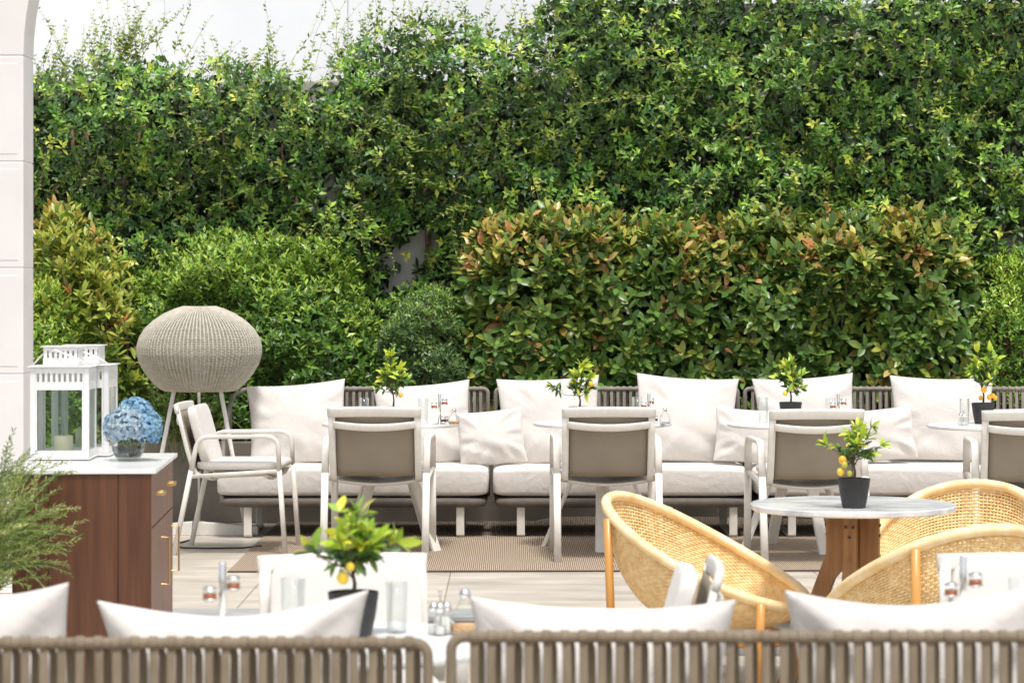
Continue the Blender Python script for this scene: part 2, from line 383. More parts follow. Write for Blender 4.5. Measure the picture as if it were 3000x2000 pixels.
# planter wall under the hedge
pw = MB().box(-8, 8, 15.75, 15.90, 0, .50)
tag(pw.build('planter_wall', 'planter', bevel=.008), 'low dark rendered planter wall behind the sofas, below the hedge', 'planter')
tag(MB().box(-8, 8, 15.91, 16.99, 0, .44).build('planting_soil', 'soil'), kind='structure')

# pillar with the start of an arch
CY = 12.0
pl = thing('stone_pillar', (0, 0, 0), 0, 'pale stone pillar of stacked blocks curving into an arch at the left edge', 'pillar')
X1 = PX(98, CY+.25); X0 = X1-.9
zs = [0, .03, .53, 1.03, 1.527, 2.025, 2.52]
pb = MB()
for a, b in zip(zs[:-1], zs[1:]): pb.box(X0, X1, CY, CY+.25, a+.0015, b-.0015)
pb.box(X0+.004, X1-.004, CY+.004, CY+.246, 0, 2.6)
pb.build('shaft', 'pillar', pl, bevel=.004)
for a, b in zip(zs[1:-1], zs[2:]):       # raised inner field of each block
    MB().box(X0+.1, PX(52, CY), CY-.002, CY+.01, a+.035, b-.035).build('block_panel', 'pillar', pl, bevel=.002)
ar = MB(); R = 1.36; poly = [(X0, 2.523), (X1, 2.523)]
for k in range(1, 17):
    t = math.radians(k*4); poly.append((X1+R-R*math.cos(t), 2.523+R*math.sin(t)))
poly += [(poly[-1][0], 4.4), (X0, 4.4)]
ar.prism(poly, 'y', CY, CY+.25).build('arch', 'pillar', pl, bevel=.004)

# ================================================================ VINE
def interp(tbl, x): return np.interp(x, [a for a, b in tbl], [b for a, b in tbl])
VTOP = [(-200,120),(77,175),(140,200),(200,180),(250,135),(320,125),(400,150),(480,165),(560,165),(640,175),(700,190),(760,190),(800,130),(850,90),(920,65),(1050,72),(1150,95),(1200,85),(1240,30),(1275,-60),(1940,-60),(1975,30),(2010,-10),(2040,-80),(2600,-120)]
HOLES = [(757,432,24,36,.9),(930,600,38,52,.97),(975,550,30,30,.95),(903,652,24,24,.9),(2336,345,26,40,.9),(2335,557,30,18,1),(1990,20,16,34,.8),(1300,128,26,12,.8),(655,165,50,12,.6),(1625,480,16,18,.5),(2120,420,15,20,.5),(905,640,16,20,.8),(2240,430,14,22,.5)]
vine = thing('climbing_vine', (0, WY, 0), 0, 'dense dark green climbing vine covering the tall wall behind the terrace', 'climbing vine')
def to_disp(X, Y, Z): return (X/Y*F+1500)/1.27551, ((CH-Z)/Y*F+HZ)/1.27551
def vine_T(X, Z):
    a = value_noise(X, Z, .8, 1)*.30+value_noise(X, Z*1.3, 2.2, 2)*.34+value_noise(X, Z*1.3, 5.0, 3)*.30
    dx, dy = to_disp(X, WY, Z)
    shade = np.exp(-((dx-420)/260)**2-((dy-455)/75)**2)*.42
    shade -= np.exp(-((dx-450)/380)**2-((dy-270)/70)**2)*.14
    shade += np.exp(-((dx-1000)/180)**2-((dy-600)/120)**2)*.22
    return np.clip(.04+a-shade, .04, .85)
def vine_leaves(n, zmin, zmax, depth, seed, jit):
    r = np.random.default_rng(seed)
    X = r.uniform(-3.9, 3.9, n); Z = r.uniform(zmin, zmax, n)
    dx, dy = to_disp(X, WY-.25, Z)
    top = interp(VTOP, dx)+r.normal(0, 9, n)+(value_noise(X, Z, 4, 9)-.5)*30
    keep = dy > top
    for hx, hy, rx, ry, s_ in HOLES:
        q = ((dx-hx)/rx)**2+((dy-hy)/ry)**2+(value_noise(X, Z, 9, 11)-.5)*1.6
        keep &= ~((q < 1) & (r.random(n) < s_))
    X, Z = X[keep], Z[keep]; n = len(X)
    T = vine_T(X, Z); e = .03
    gx = (vine_T(X+e, Z)-vine_T(X-e, Z))/(2*e); gz = (vine_T(X, Z+e)-vine_T(X, Z-e))/(2*e)
    N = unit(np.stack([-gx*.6, -np.ones(n), -gz*.6], 1))
    # leaves sit in small sprays, so the surface breaks into clumps with dark between
    clump = value_noise(X, Z, 14, 21)
    Yv = np.minimum(-T+r.exponential(depth, n)+(.5-clump)*.10, -.02)
    pos = np.stack([X, Yv, Z], 1)
    ax = unit(r.normal(0, .75, (n, 3))+N*.35+np.array([0, -.1, -.45]))
    nr = unit(N*.55+np.array([0, 0, .75])+r.normal(0, jit, (n, 3)))
    return pos, ax, nr, n
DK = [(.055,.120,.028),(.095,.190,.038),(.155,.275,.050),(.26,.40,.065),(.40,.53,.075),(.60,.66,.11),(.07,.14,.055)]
pos, ax, nr, n = vine_leaves(34000, .45, 3.75, .10, 5, .55)
L = rng.uniform(.030, .055, n)
leaves('leaves', pos, ax, nr, L, L*rng.uniform(.42,.58,n), pick(DK, [5,6,4,2,.7,.3,3], n)*.62, 'leaf', vine)
# sprays: short side shoots whose leaves radiate towards the light
pos, ax, nr, n = vine_leaves(12500, .45, 3.75, .035, 15, .3)
big = value_noise(pos[:, 0], pos[:, 2], 3.2, 41)
A = unit(np.stack([rng.normal(0, .45, n), -np.ones(n)*.8+rng.normal(0, .2, n), .55+rng.normal(0, .35, n)], 1))
tip = pos+A*rng.uniform(.0, .09, (n, 1)); tip[:, 1] -= .03
tone = pick(DK, [4,7,7,4.5,1.8,.6,3.5], n)*(.80+.95*big)[:, None]*np.array([.97, 1, .95])
a1 = unit(np.cross(A, np.array([.3, .2, 1.0]))); a2 = np.cross(A, a1); th = rng.uniform(0, 6.28, (n, 1))
q1, q2, q3, q4, q5 = [], [], [], [], []
for k in range(7):
    th = th+2.4+rng.normal(0, .25, (n, 1)); spd = (.5+.85*k/7)*(1+rng.normal(0, .2, (n, 1))); sd2 = a1*np.cos(th)+a2*np.sin(th)
    q1.append(tip-A*(.011*k)); q2.append(A*np.cos(spd)+sd2*np.sin(spd)); q3.append(A*.9-sd2*.3+np.array([0, -.1, .45])+rng.normal(0, .2, (n, 3)))
    q4.append(rng.uniform(.034, .066, n)*(.8+.3*k/7)); q5.append(tone*rng.uniform(.75, 1.3, (n, 1)))
q4 = np.concatenate(q4)
leaves('sprays', np.concatenate(q1), np.concatenate(q2), np.concatenate(q3), q4, q4*.5, np.concatenate(q5), 'leaf', vine)
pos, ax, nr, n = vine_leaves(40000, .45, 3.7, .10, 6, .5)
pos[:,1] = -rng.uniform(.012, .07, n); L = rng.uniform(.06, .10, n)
leaves('inner_leaves', pos, ax, nr, L, L*.6, pick(DK[:3], [1,1,.3], n)*.4, 'leaf', vine)  # leaf colour dimmed here, painting deeper shade into the gaps of the vine
# trailing shoots
sp, sa, sn, sL, sc = [], [], [], [], []
stem = MB()
def shoot(p0, d0, length, seed, droop=-.15, leafy=1.0, big=.042, r0=.0022, step=.028):
    r = np.random.default_rng(seed); p = Vector(p0); d = Vector(d0).normalized(); pts = [p.copy()]; k = int(length/step)
    for i in range(k):
        d = (d+Vector(r.normal(0, .10, 3))*Vector((1,.5,1))+Vector((0, 0, droop*.12))).normalized()
        p = p+d*step; pts.append(p.copy())
        if r.random() < .62*leafy:
            f = 1-.55*i/max(k, 1)
            for s_ in (-1, 1):
                if r.random() < .85:
                    sp.append(p); sa.append(Vector((s_*.8, -.3, .25))+d*.5+Vector(r.normal(0, .35, 3)))
                    sn.append(Vector((0, -.6, .8))+Vector(r.normal(0, .5, 3))); sL.append(big*f*r.uniform(.7, 1.25))
                    sc.append(np.array([(.36,.48,.075),(.52,.60,.11),(.20,.32,.055),(.10,.20,.04)][r.choice(4, p=[.30,.2,.3,.2])])*r.uniform(.9, 1.4))
    stem.tube(pts, r0, 4, radii=[r0*(1-.6*i/len(pts)) for i in range(len(pts))])
r = np.random.default_rng(77)
def V0(dx, dy, yo=-.3): q = D(dx, dy, WY+yo); return (q.x, yo, q.z)
for k, (dx, dy, tx, ty) in enumerate([(150,200,165,15),(210,190,235,40),(180,230,300,-30),(240,150,262,-20),(270,150,285,-60),(300,170,285,10),(360,120,345,-20),
        (400,125,435,-40),(430,130,470,35),(500,165,505,85),(380,150,350,-50),(560,170,650,75),(620,180,690,-30),(640,190,755,20),(700,200,800,-60),(690,180,770,5),(740,190,830,10),
        (780,190,800,-50),(830,120,870,-20),(860,100,890,-30),(900,90,905,-20),(950,70,985,-40),(1000,80,1060,-40),(1080,90,1065,-30),(1120,100,1150,-30),(1180,100,1190,-40),
        (660,210,850,150),(560,200,760,90),(100,200,130,110),(90,180,210,80),(470,180,540,100),(1010,80,1040,-30),(940,75,960,-30),(1090,95,1150,20)]):
    a = Vector(V0(dx, dy, -.15)); b = Vector(V0(tx, ty, -.10)); shoot(a, b-a, (b-a).length*1.1, 200+k, droop=.12, leafy=1.05)
for k in range(75):                        # dense ladder of small climbing twigs at the left
    dx = r.uniform(85, 330); dy = interp(VTOP, dx)+r.uniform(-10, 40); a = Vector(V0(dx, dy, -.12)); shoot(a, (r.uniform(-.1,.6), 0, 1), r.uniform(.12,.45), 300+k, droop=.1, leafy=1.5, big=.038)
for k in range(110):
    dx = r.uniform(420, 1240); dy = interp(VTOP, dx)+r.uniform(-5, 30); a = Vector(V0(dx, dy, -.2)); shoot(a, (r.uniform(-.5,.8), 0, 1), r.uniform(.08,.30), 400+k, droop=.1, leafy=1.5, big=.042)
for k in range(125):                       # long strands hanging in front of the leaf mass
    dx = r.uniform(90, 2345); dy = r.uniform(max(interp(VTOP, dx), 0)+20, 560); q = D(dx, dy, WY-.4)
    t = float(vine_T(np.array([q.x]), np.array([q.z]))[0])
    shoot((q.x, -t-.10, q.z), (r.uniform(-1,1), -.15, r.uniform(-.9,.5)), r.uniform(.2,.65), 500+k, droop=r.choice([-.9,-.3,.3]), leafy=1.35, big=.042, r0=.0017)
leaves('shoot_leaves', np.array(sp), np.array(sa), np.array(sn), np.array(sL), np.array(sL)*.52, np.array(sc), 'leaf_soft', vine)
stem.build('shoot_stems', 'vine_stem', vine)
ws = MB()
for k in range(60):
    X = r.uniform(-3.7, 3.7); zz = .4; pts = []; dx = r.normal(0, .1)
    while zz < r.uniform(2.0, 2.9): pts.append((X, -.05-r.uniform(0,.05), zz)); X += dx*.15+r.normal(0, .05); zz += .15
    if len(pts) > 2: ws.tube(pts, r.uniform(.006, .016), 5)
ws.build('stem', 'dead_stem', vine, smooth=True)

# ================================================================ HEDGES AND SHRUBS
def shrub(name, label, cat, tbl, x0, x1, Yf, Dp, z0, ncl, per, L, Wr, cols, wts, young, ywt, seed, m='leaf', e=.55, rag=.06, ytop=.3, fine=False, group=None, open_=50, clumpn=3.6, stems=30, ybase=.0, bump=.22, up=.55, sp0=.45):
    """foliage over a rounded body: tbl gives the outline (display px), shoots tipped with rosettes of leaves"""
    r = np.random.default_rng(seed); xa, xb = DX(x0, Yf), DX(x1, Yf); xc = (xa+xb)/2
    t = thing(name, (xc, Yf+Dp*.6, .44), 0, label, cat, group); org = np.array([xc, Yf+Dp*.6, .44])
    X = r.uniform(xa, xb, ncl); cz0 = r.random(ncl)*.985+.005; ph = np.where(r.random(ncl) < .76, np.arcsin(cz0**(1/e)), r.uniform(.5, PI/2, ncl))
    dxs, _ = to_disp(X, Yf+.2, np.ones(ncl)); ZT = CH-(interp(tbl, dxs)*1.27551-HZ)/F*(Yf+Dp*.45)
    endf = np.clip(np.minimum((X-xa), (xb-X))/.28, 0, 1); endf = np.sqrt(1-(1-endf)**2)
    cz = np.sin(ph)**e; cy = 1-np.cos(ph)**e
    cl = value_noise(X, cz*1.4, clumpn, seed+1)-.5
    Z = z0+(ZT-z0)*cz*(.9+.1*endf)+cl*.05
    Y = Yf+Dp*(1-endf)*.7+Dp*cy-cl*bump+r.exponential(.05, ncl)
    N = unit(np.stack([np.where(endf < .99, np.sign(X-xc)*(1-endf)*.8, 0), -np.cos(ph)-.05, np.sin(ph)*1.1+.05], 1))
    A = unit(N+np.array([0, -.1, up])+r.normal(0, .30, (ncl, 3)))
    tip = np.stack([X, Y, Z], 1)+A*r.uniform(-.5, 1, (ncl, 1))*rag
    hfrac = (Z-z0)/np.maximum(ZT-z0, .1)
    isy = r.random(ncl) < np.clip(ybase+ytop*(.12+2.2*np.clip(hfrac-.62, 0, 1)**1.0*3), 0, .95)
    tp, ta, tn, tl, tc = [], [], [], [], []
    ybc = pick(young, ywt, ncl); cbc = pick(cols, wts, ncl)
    for k in range(per):
        a1 = unit(np.cross(A, np.array([0.3, .2, 1.0]))); a2 = np.cross(A, a1)
        th = 2*PI*(k*.382)+r.uniform(0, 6.28, (ncl, 1)) if k == 0 else th+2*PI*.382+r.normal(0, .2, (ncl, 1))
        spread = (sp0+.9*(k/per))*(1+r.normal(0, .2, (ncl, 1)))
        side = a1*np.cos(th)+a2*np.sin(th)
        d = unit(A*np.cos(spread)+side*np.sin(spread))
        tp.append(tip-A*(k*L*.16)); ta.append(d); tn.append(A*.9+side*-.35+np.array([0,-.05,.35])+r.normal(0, .15, (ncl, 3)))
        tl.append(L*r.uniform(.65, 1.15, ncl)*(.75+.35*k/per))
        c = .5*pick(cols, wts, ncl)+.5*cbc; y = .3*pick(young, ywt, ncl)+.7*ybc; f = (isy & (r.random(ncl) < (1-.55*k/per)))[:, None]
        tc.append(np.where(f, y, c))
    tp = np.concatenate(tp)-org; ll = np.concatenate(tl)
    leaves('foliage', tp, np.concatenate(ta), np.concatenate(tn), ll, ll*Wr, np.concatenate(tc), m, t, fine=fine, fold=.3, curl=.12)
    sb = MB()
    for k in range(stems):
        i = r.integers(ncl); p = tip[i]-org; b = np.array([p[0]*.92+r.normal(0,.05), r.uniform(-.2,.2), 0.0])
        mid = (p+b)/2+np.array([0, .1, 0])
        sb.tube([tuple(b), tuple(mid), tuple(p)], .006, 5, radii=[.010,.007,.003])
    sb.build('stem', 'dead_stem', t, smooth=True)
    return t
GB = [(.08,.19,.03),(.14,.29,.036),(.23,.41,.045),(.36,.54,.06),(.48,.66,.08)]
shrub('hedge', 'long glossy broad-leaved hedge with orange and copper young shoots behind the right-hand sofas', 'hedge',
      [(1040,560),(1080,515),(1130,505),(1250,495),(1300,500),(1400,490),(1500,505),(1580,525),(1700,495),(1760,490),(1850,500),(1950,495),(2030,515),(2100,490),(2180,495),(2230,535),(2260,600)],
      1050, 2262, 15.95, .65, .44, 1950, 8, .112, .46,
      [(.06,.125,.03),(.10,.20,.042),(.15,.28,.055),(.22,.36,.07),(.36,.43,.07),(.55,.22,.08)], [2.5,5,5,4,2.2,.2],
      [(.66,.27,.12),(.74,.42,.17),(.62,.48,.11),(.50,.50,.09),(.40,.48,.08)], [1.0,1.3,2.4,3,3], 31, e=.35, rag=.06, ytop=.24, fine=True, stems=36, ybase=.03, bump=.20, up=.30, sp0=.62)
shrub('shrub', 'leafy shrub with yellow-green and orange young leaves beside the stone pillar', 'shrub',
      [(40,470),(77,480),(120,475),(180,510),(230,540),(250,600),(290,700),(320,850)],
      40, 322, 15.55, .8, .44, 400, 8, .098, .36,
      [(.09,.18,.035),(.15,.28,.05),(.27,.38,.055),(.40,.48,.07),(.35,.18,.05)], [2,3.5,3.5,2,.3],
      [(.68,.26,.11),(.62,.42,.09),(.52,.54,.09),(.46,.55,.09)], [.5,.6,3,5], 32, e=.5, rag=.07, ytop=.9, fine=True)
shrub('shrub', 'small-leaved lime green shrub below the orange-tipped one, behind the lanterns', 'shrub',
      [(30,640),(77,620),(130,640),(170,690),(200,780)], 20, 200, 15.35, .5, .44, 850, 6, .052, .40,
      GB, [1,2,3,3,1.5], [(.46,.62,.09),(.58,.70,.11)], [1,1], 33, rag=.04, ytop=.5)
shrub('shrub', 'large rounded bright green shrub behind the wicker lamp', 'shrub',
      [(255,620),(300,610),(350,620),(400,590),(450,560),(520,543),(600,560),(660,580),(705,572),(735,556),(770,585),(810,625),(840,690),(865,800)],
      258, 868, 15.9, .8, .44, 3000, 6, .058, .42,
      [(.055,.13,.028),(.095,.21,.034),(.16,.32,.042),(.26,.45,.055)], [3,5,4,1.5], [(.40,.60,.09),(.54,.70,.12),(.31,.50,.07)], [2,2,2], 34, rag=.12, ytop=.75, stems=40, bump=.34, clumpn=4.2)
shrub('shrub', 'round clipped dark green shrub with tiny leaves between the bright shrub and the long hedge', 'shrub',
      [(855,790),(875,730),(900,700),(940,680),(990,668),(1040,690),(1075,730),(1095,800)], 858, 1096, 15.85, .7, .44, 2500, 5, .038, .42,
      [(.07,.14,.05),(.11,.20,.065),(.16,.27,.085),(.24,.37,.07)], [3,5,4,1], [(.34,.48,.08),(.2,.36,.07)], [1,1], 35, rag=.05, ytop=.3, stems=50, bump=.26, clumpn=5)
shrub('shrub', 'bright green small-leaved shrub at the right end of the long hedge', 'shrub',
      [(2240,660),(2265,610),(2300,585),(2360,575),(2450,580),(2520,640)], 2235, 2560, 15.95, .7, .44, 1500, 6, .046, .40,
      GB, [3,4,3,2,1], [(.42,.62,.08),(.55,.72,.10)], [1,1], 36, rag=.05, ytop=.6)

def rosemary(name, label, base, n, length, spread, seed, needle=.022, lean=(0,0), up=1.0, tone=1.0, droop=1.0, xmax=99):
    r = np.random.default_rng(seed); t = thing(name, base, 0, label, 'plant'); sb = MB()
    p_, a_, n_, l_, c_ = [], [], [], [], []
    for k in range(n):
        th = r.uniform(0, 6.28); rad = r.uniform(0, spread*.35); p = Vector((rad*math.cos(th), rad*math.sin(th), 0))
        d = Vector((math.cos(th)*r.uniform(.1,.9)*spread+lean[0]*r.uniform(.2,1), math.sin(th)*r.uniform(.1,.9)*spread+lean[1]*r.uniform(.2,1), up)).normalized()
        ln = length*r.uniform(.55, 1.1); st = .018; pts = [p.copy()]; g = r.uniform(.3, 1.5)*droop
        cc = np.array([(.18,.27,.07),(.28,.37,.10),(.13,.20,.06),(.42,.47,.17)][r.integers(4)])*tone
        for i in range(int(ln/st)):
            d = (d+Vector((r.normal(0,.06)+lean[0]*.03, r.normal(0,.06)+lean[1]*.03, -.035*g))).normalized(); p = p+d*st; pts.append(p.copy())
            if base[0]+p.x > xmax-.18*(1-abs(k % 7)/7): break
            if i > 3:
                for q in range(5):
                    p_.append(p+d*(q*st/5)); a = Vector(r.normal(0, 1, 3)); a = (a-d*a.dot(d)).normalized(); a_.append(a*.8+d*.9); n_.append(Vector(r.normal(0, 1, 3))+Vector((0,0,.6)))
                    l_.append(needle*r.uniform(.6, 1.2)); c_.append(cc*r.uniform(.7, 1.35))
        sb.tube(pts, .0025, 4, radii=[.003*(1-.6*i/len(pts)) for i in range(len(pts))])
    leaves('foliage', np.array(p_), np.array(a_), np.array(n_), np.array(l_), np.array(l_)*.16+.0012, np.array(c_), 'leaf_soft', t)
    sb.build('stem', 'green_stem', t)
    return t
q = D(20, 1600, 9.0)
rosemary('rosemary_bush', 'big feathery rosemary bush spilling over the left side of the wooden cabinet', (PX(-215, 9.0), 9.0, LOW+.40), 620, .70, .60, 41, lean=(.03,-.02), up=1.25, droop=1.3, tone=1.15, xmax=-1.50)
ros = bpy.data.objects['rosemary_bush']; MB().lathe([(.13,-.40),(.15,-.38),(.18,-.02),(.18,0),(.165,0),(0,-.02)], 28).build('pot', 'black_pot', ros)
rosemary('rosemary_bush', 'olive green rosemary in the planter behind the wicker lamp legs', (DX(405, 15.7), 15.86, .44), 120, .50, .5, 42, up=1.0, tone=.75, lean=(0,-.35), droop=1.6)
rosemary('rosemary_bush', 'sparse rosemary sprigs in the planter near the left sofa arm', (DX(350, 15.85), 15.95, .44), 60, .55, .6, 43, up=1.3, tone=.8)

# ================================================================ RUG, CABLE
RX0 = -1.437
rg = MB()
def rugf(u, v):
    x = RX0+u*(5.2-RX0); y = 12.93+v*2.70; z = .007+.0025*math.sin(x*3.1)*math.sin(y*2.3)
    if v > .97: z += .035*(v-.97)/.03*(1.0 if x > .2 else .4)*(1+.3*math.sin(x*2.4))
    return (x, y+(x-RX0)*.018, z)
rug = thing('outdoor_rug', (0, 0, 0), 0, 'brown ribbed outdoor rug under the sofas and tables at the back', 'rug')
rg.grid(rugf, 60, 40).build('weave', 'rug', rug, smooth=True)
MB().tube([(RX0+k*.4, 12.925+k*.4*.018, .006) for k in range(17)], .004, 6).build('binding', 'rug_edge', rug)
cb = MB(); 
pts = [D(450+12, 1090, 15.0), D(462, 1120, 14.95), D(459, 1160, 14.9), D(445, 1190, 14.7)]
pts = [tuple(p) for p in pts]+[(DX(440, 14.6), 14.6, .008), (DX(415, 14.45), 14.45, .006), (DX(398, 14.3), 14.3, .006), (DX(420, 14.15), 14.15, .006), (DX(480, 14.12), 14.12, .006), (DX(560, 14.15), 14.15, .006), (DX(600, 14.2), 14.2, .012)]
cb.tube(pts, .005, 6)
tag(cb.build('power_cable', 'rubber', smooth=True), 'thin black power cable running from the lamp across the pale floor to the rug', 'cable')

# ================================================================ WICKER LAMP
LY = 15.1
lx = DX(458, LY); lz0 = DZ(895, LY)
lamp = thing('floor_lamp', (lx, LY, 0), 0, 'large round grey wicker floor lamp on splayed cream legs', 'floor lamp')
prof = [(.205,0),(.228,.010),(.268,.045),(.312,.098),(.345,.155),(.362,.212),(.363,.255),(.350,.305),(.318,.358),(.268,.405),(.205,.446),(.140,.475),(.088,.490)]
pr = np.array(prof); cum = np.concatenate([[0], np.cumsum(np.hypot(np.diff(pr[:,0]), np.diff(pr[:,1])))]); cum /= cum[-1]
def lsurf(u, v):
    def at(q): return np.interp(q, cum, pr[:,0]), np.interp(q, cum, pr[:,1])
    r0, z0_ = at(v); r1, z1 = at(min(v+.03, 1)); r2, z2 = at(max(v-.03, 0))
    tr, tz = r1-r2, z1-z2; L_ = math.hypot(tr, tz); nr_, nz_ = tz/L_, -tr/L_
    a = 2*PI*u; c, s_ = math.cos(a), math.sin(a)
    return (r0*c, r0*s_, lz0+z0_), (nr_*c, nr_*s_, nz_)
woven('lamp_shade', lsurf, 92, 70, 'wicker', lamp, hh=.0034, th=.0017, amp=.0022, warp_r=.0060)
MB().tube([(.205*math.cos(a), .205*math.sin(a), lz0) for a in np.linspace(0, 2*PI, 40, endpoint=False)], .007, 8, closed=True).build('shade_ring', 'wicker', lamp, smooth=True)
MB().lathe([(.045,lz0+.10),(.055,lz0+.14),(.05,lz0+.22),(.0,lz0+.23)], 20).build('bulb', 'white_top', lamp, smooth=True)
lb = MB()
for sx, ang in ((-1, 0), (1, 0)):
    MB().tube([(sx*.135, -.10, lz0+.01), (sx*.285, -.13, .055)], .013, 10).build('leg', 'cream_metal', lamp, smooth=True)
MB().tube([(-.02, .14, lz0+.01), (-.02, .16, .055)], .009, 10).build('leg', 'cream_metal', lamp, smooth=True)
MB().prism([(-.32,.0),(.36,.0),(.36,.055),(-.02,.08),(-.32,.055)], 'y', -.16, -.10).build('base_bar', 'cream_metal', lamp, bevel=.004)
MB().box(-.05, .01, -.097, .20, 0, .055).build('base_bar', 'cream_metal', lamp, bevel=.004)

# ================================================================ CUSHIONS
def pillow_mesh(w, h, t, seed, ear=.07, wr=.008, sagtop=0, n=44):
    r = np.random.default_rng(seed); ph = r.uniform(0, 6.28, 12); b = MB()
    def mk(side):
        def fn(u, v):
            a, c = u*2-1, v*2-1
            a = math.copysign(1-(1-abs(a))**1.35, a); c = math.copysign(1-(1-abs(c))**1.35, c)
            x = w/2*a*(1-ear*(1-c*c)); z = h/2*c*(1-ear*(1-a*a)*(1.0 if c > 0 else .35))
            th = t/2*((max(0, 1-abs(a)**2.2))**.55)*((max(0, 1-abs(c)**2.2))**.55)
            th *= 1+.12*math.sin(2.3*a+ph[0])+.10*math.sin(3.1*c+ph[1]) - (.10 if c > .2 else 0)*0
            # creases running in from the corners and sides
            rr = math.hypot(a, c); k = math.atan2(c, a)
            cr = (math.sin(9*k+ph[2])+.6*math.sin(15*k+ph[3]+3*rr))*wr*(max(0, rr-.45))*(1-abs(a)**8)*(1-abs(c)**8)
            cr += wr*.5*math.sin(5*a+7*c+ph[4])*math.exp(-((c+.45)/.35)**2)
            z -= sagtop*math.exp(-(a/.6)**2)*max(0, c)
            return (x, side*(th+cr), z+h/2)
        return fn
    b.grid(mk(-1), n, n); b.grid(mk(1), n, n)
    return b
def cushion(px0, px1, yl, yr, yb, Y, label, seed, lean=.28, t=.17, group='large square cushions on the back sofas', ear=.07, yaw=0, sag=0, wr=.012, rot=None):
    """px0..px1 wide, top corners at yl / yr, resting at yb (display px)"""
    w_ = (px1-px0)*1.27551/F*Y; yt = (yl+yr)/2; h_ = (yb-yt)*1.27551/F*Y/math.cos(lean)*1.0
    tilt = math.atan2((yr-yl), (px1-px0))
    b = pillow_mesh(w_, h_, t, seed, ear, wr, sag)
    o = b.build('cushion', 'cushion', smooth=True)
    zb = DZ(yb, Y)
    o.location = (DX((px0+px1)/2, Y), Y, zb); o.rotation_euler = (-lean, tilt if rot is None else rot, yaw)
    me = o.data; me.validate()
    import bmesh
    bm = bmesh.new(); bm.from_mesh(me); bmesh.ops.remove_doubles(bm, verts=bm.verts, dist=.0008); bmesh.ops.recalc_face_normals(bm, faces=bm.faces); bm.to_mesh(me); bm.free()
    me.polygons.foreach_set('use_smooth', [True]*len(me.polygons))
    return tag(o, label, 'cushion', group)
BY = 15.16
cushion(573, 804, 888, 870, 1066, BY, 'large off-white cushion at the left end of the leftmost back sofa, beside the lamp', 51, ear=.07, wr=.014)
cushion(866, 1091, 888, 872, 1066, BY, 'large off-white cushion on the leftmost back sofa, behind the leftmost small citrus tree', 52)
cushion(1147, 1386, 872, 862, 1066, BY, 'large off-white cushion behind the stretched-out citrus tree, left end of the second back sofa', 53)
cushion(1453, 1691, 857, 871, 1062, BY, 'large off-white cushion on the second back sofa, the only one with no plant before it', 54)
cushion(1743, 1978, 871, 857, 1060, BY, 'large off-white cushion behind the citrus tree with two yellow fruits, third back sofa', 55)
cushion(2047, 2288, 863, 868, 1058, BY, 'large off-white cushion at the right, behind the citrus tree with orange fruits', 56)
G2 = 'small scatter cushions on the back sofas'
cushion(1057, 1213, 950, 934, 1068, 14.98, 'small cream scatter cushion over the joint of the two left back sofas', 57, t=.15, group=G2, ear=.05, wr=.015, lean=.2)
cushion(1638, 1790, 934, 944, 1062, 15.0, 'small white scatter cushion left of the third grey-backed chair', 58, t=.14, group=G2, ear=.05, lean=.2)
cushion(1955, 2110, 946, 930, 1058, 15.0, 'small white scatter cushion right of the third grey-backed chair', 59, t=.14, group=G2, ear=.05, lean=.2)
cushion(2262, 2420, 940, 934, 1058, 15.0, 'small white scatter cushion cut by the right edge, behind the rightmost grey-backed chair', 60, t=.14, group=G2, ear=.05, lean=.2)

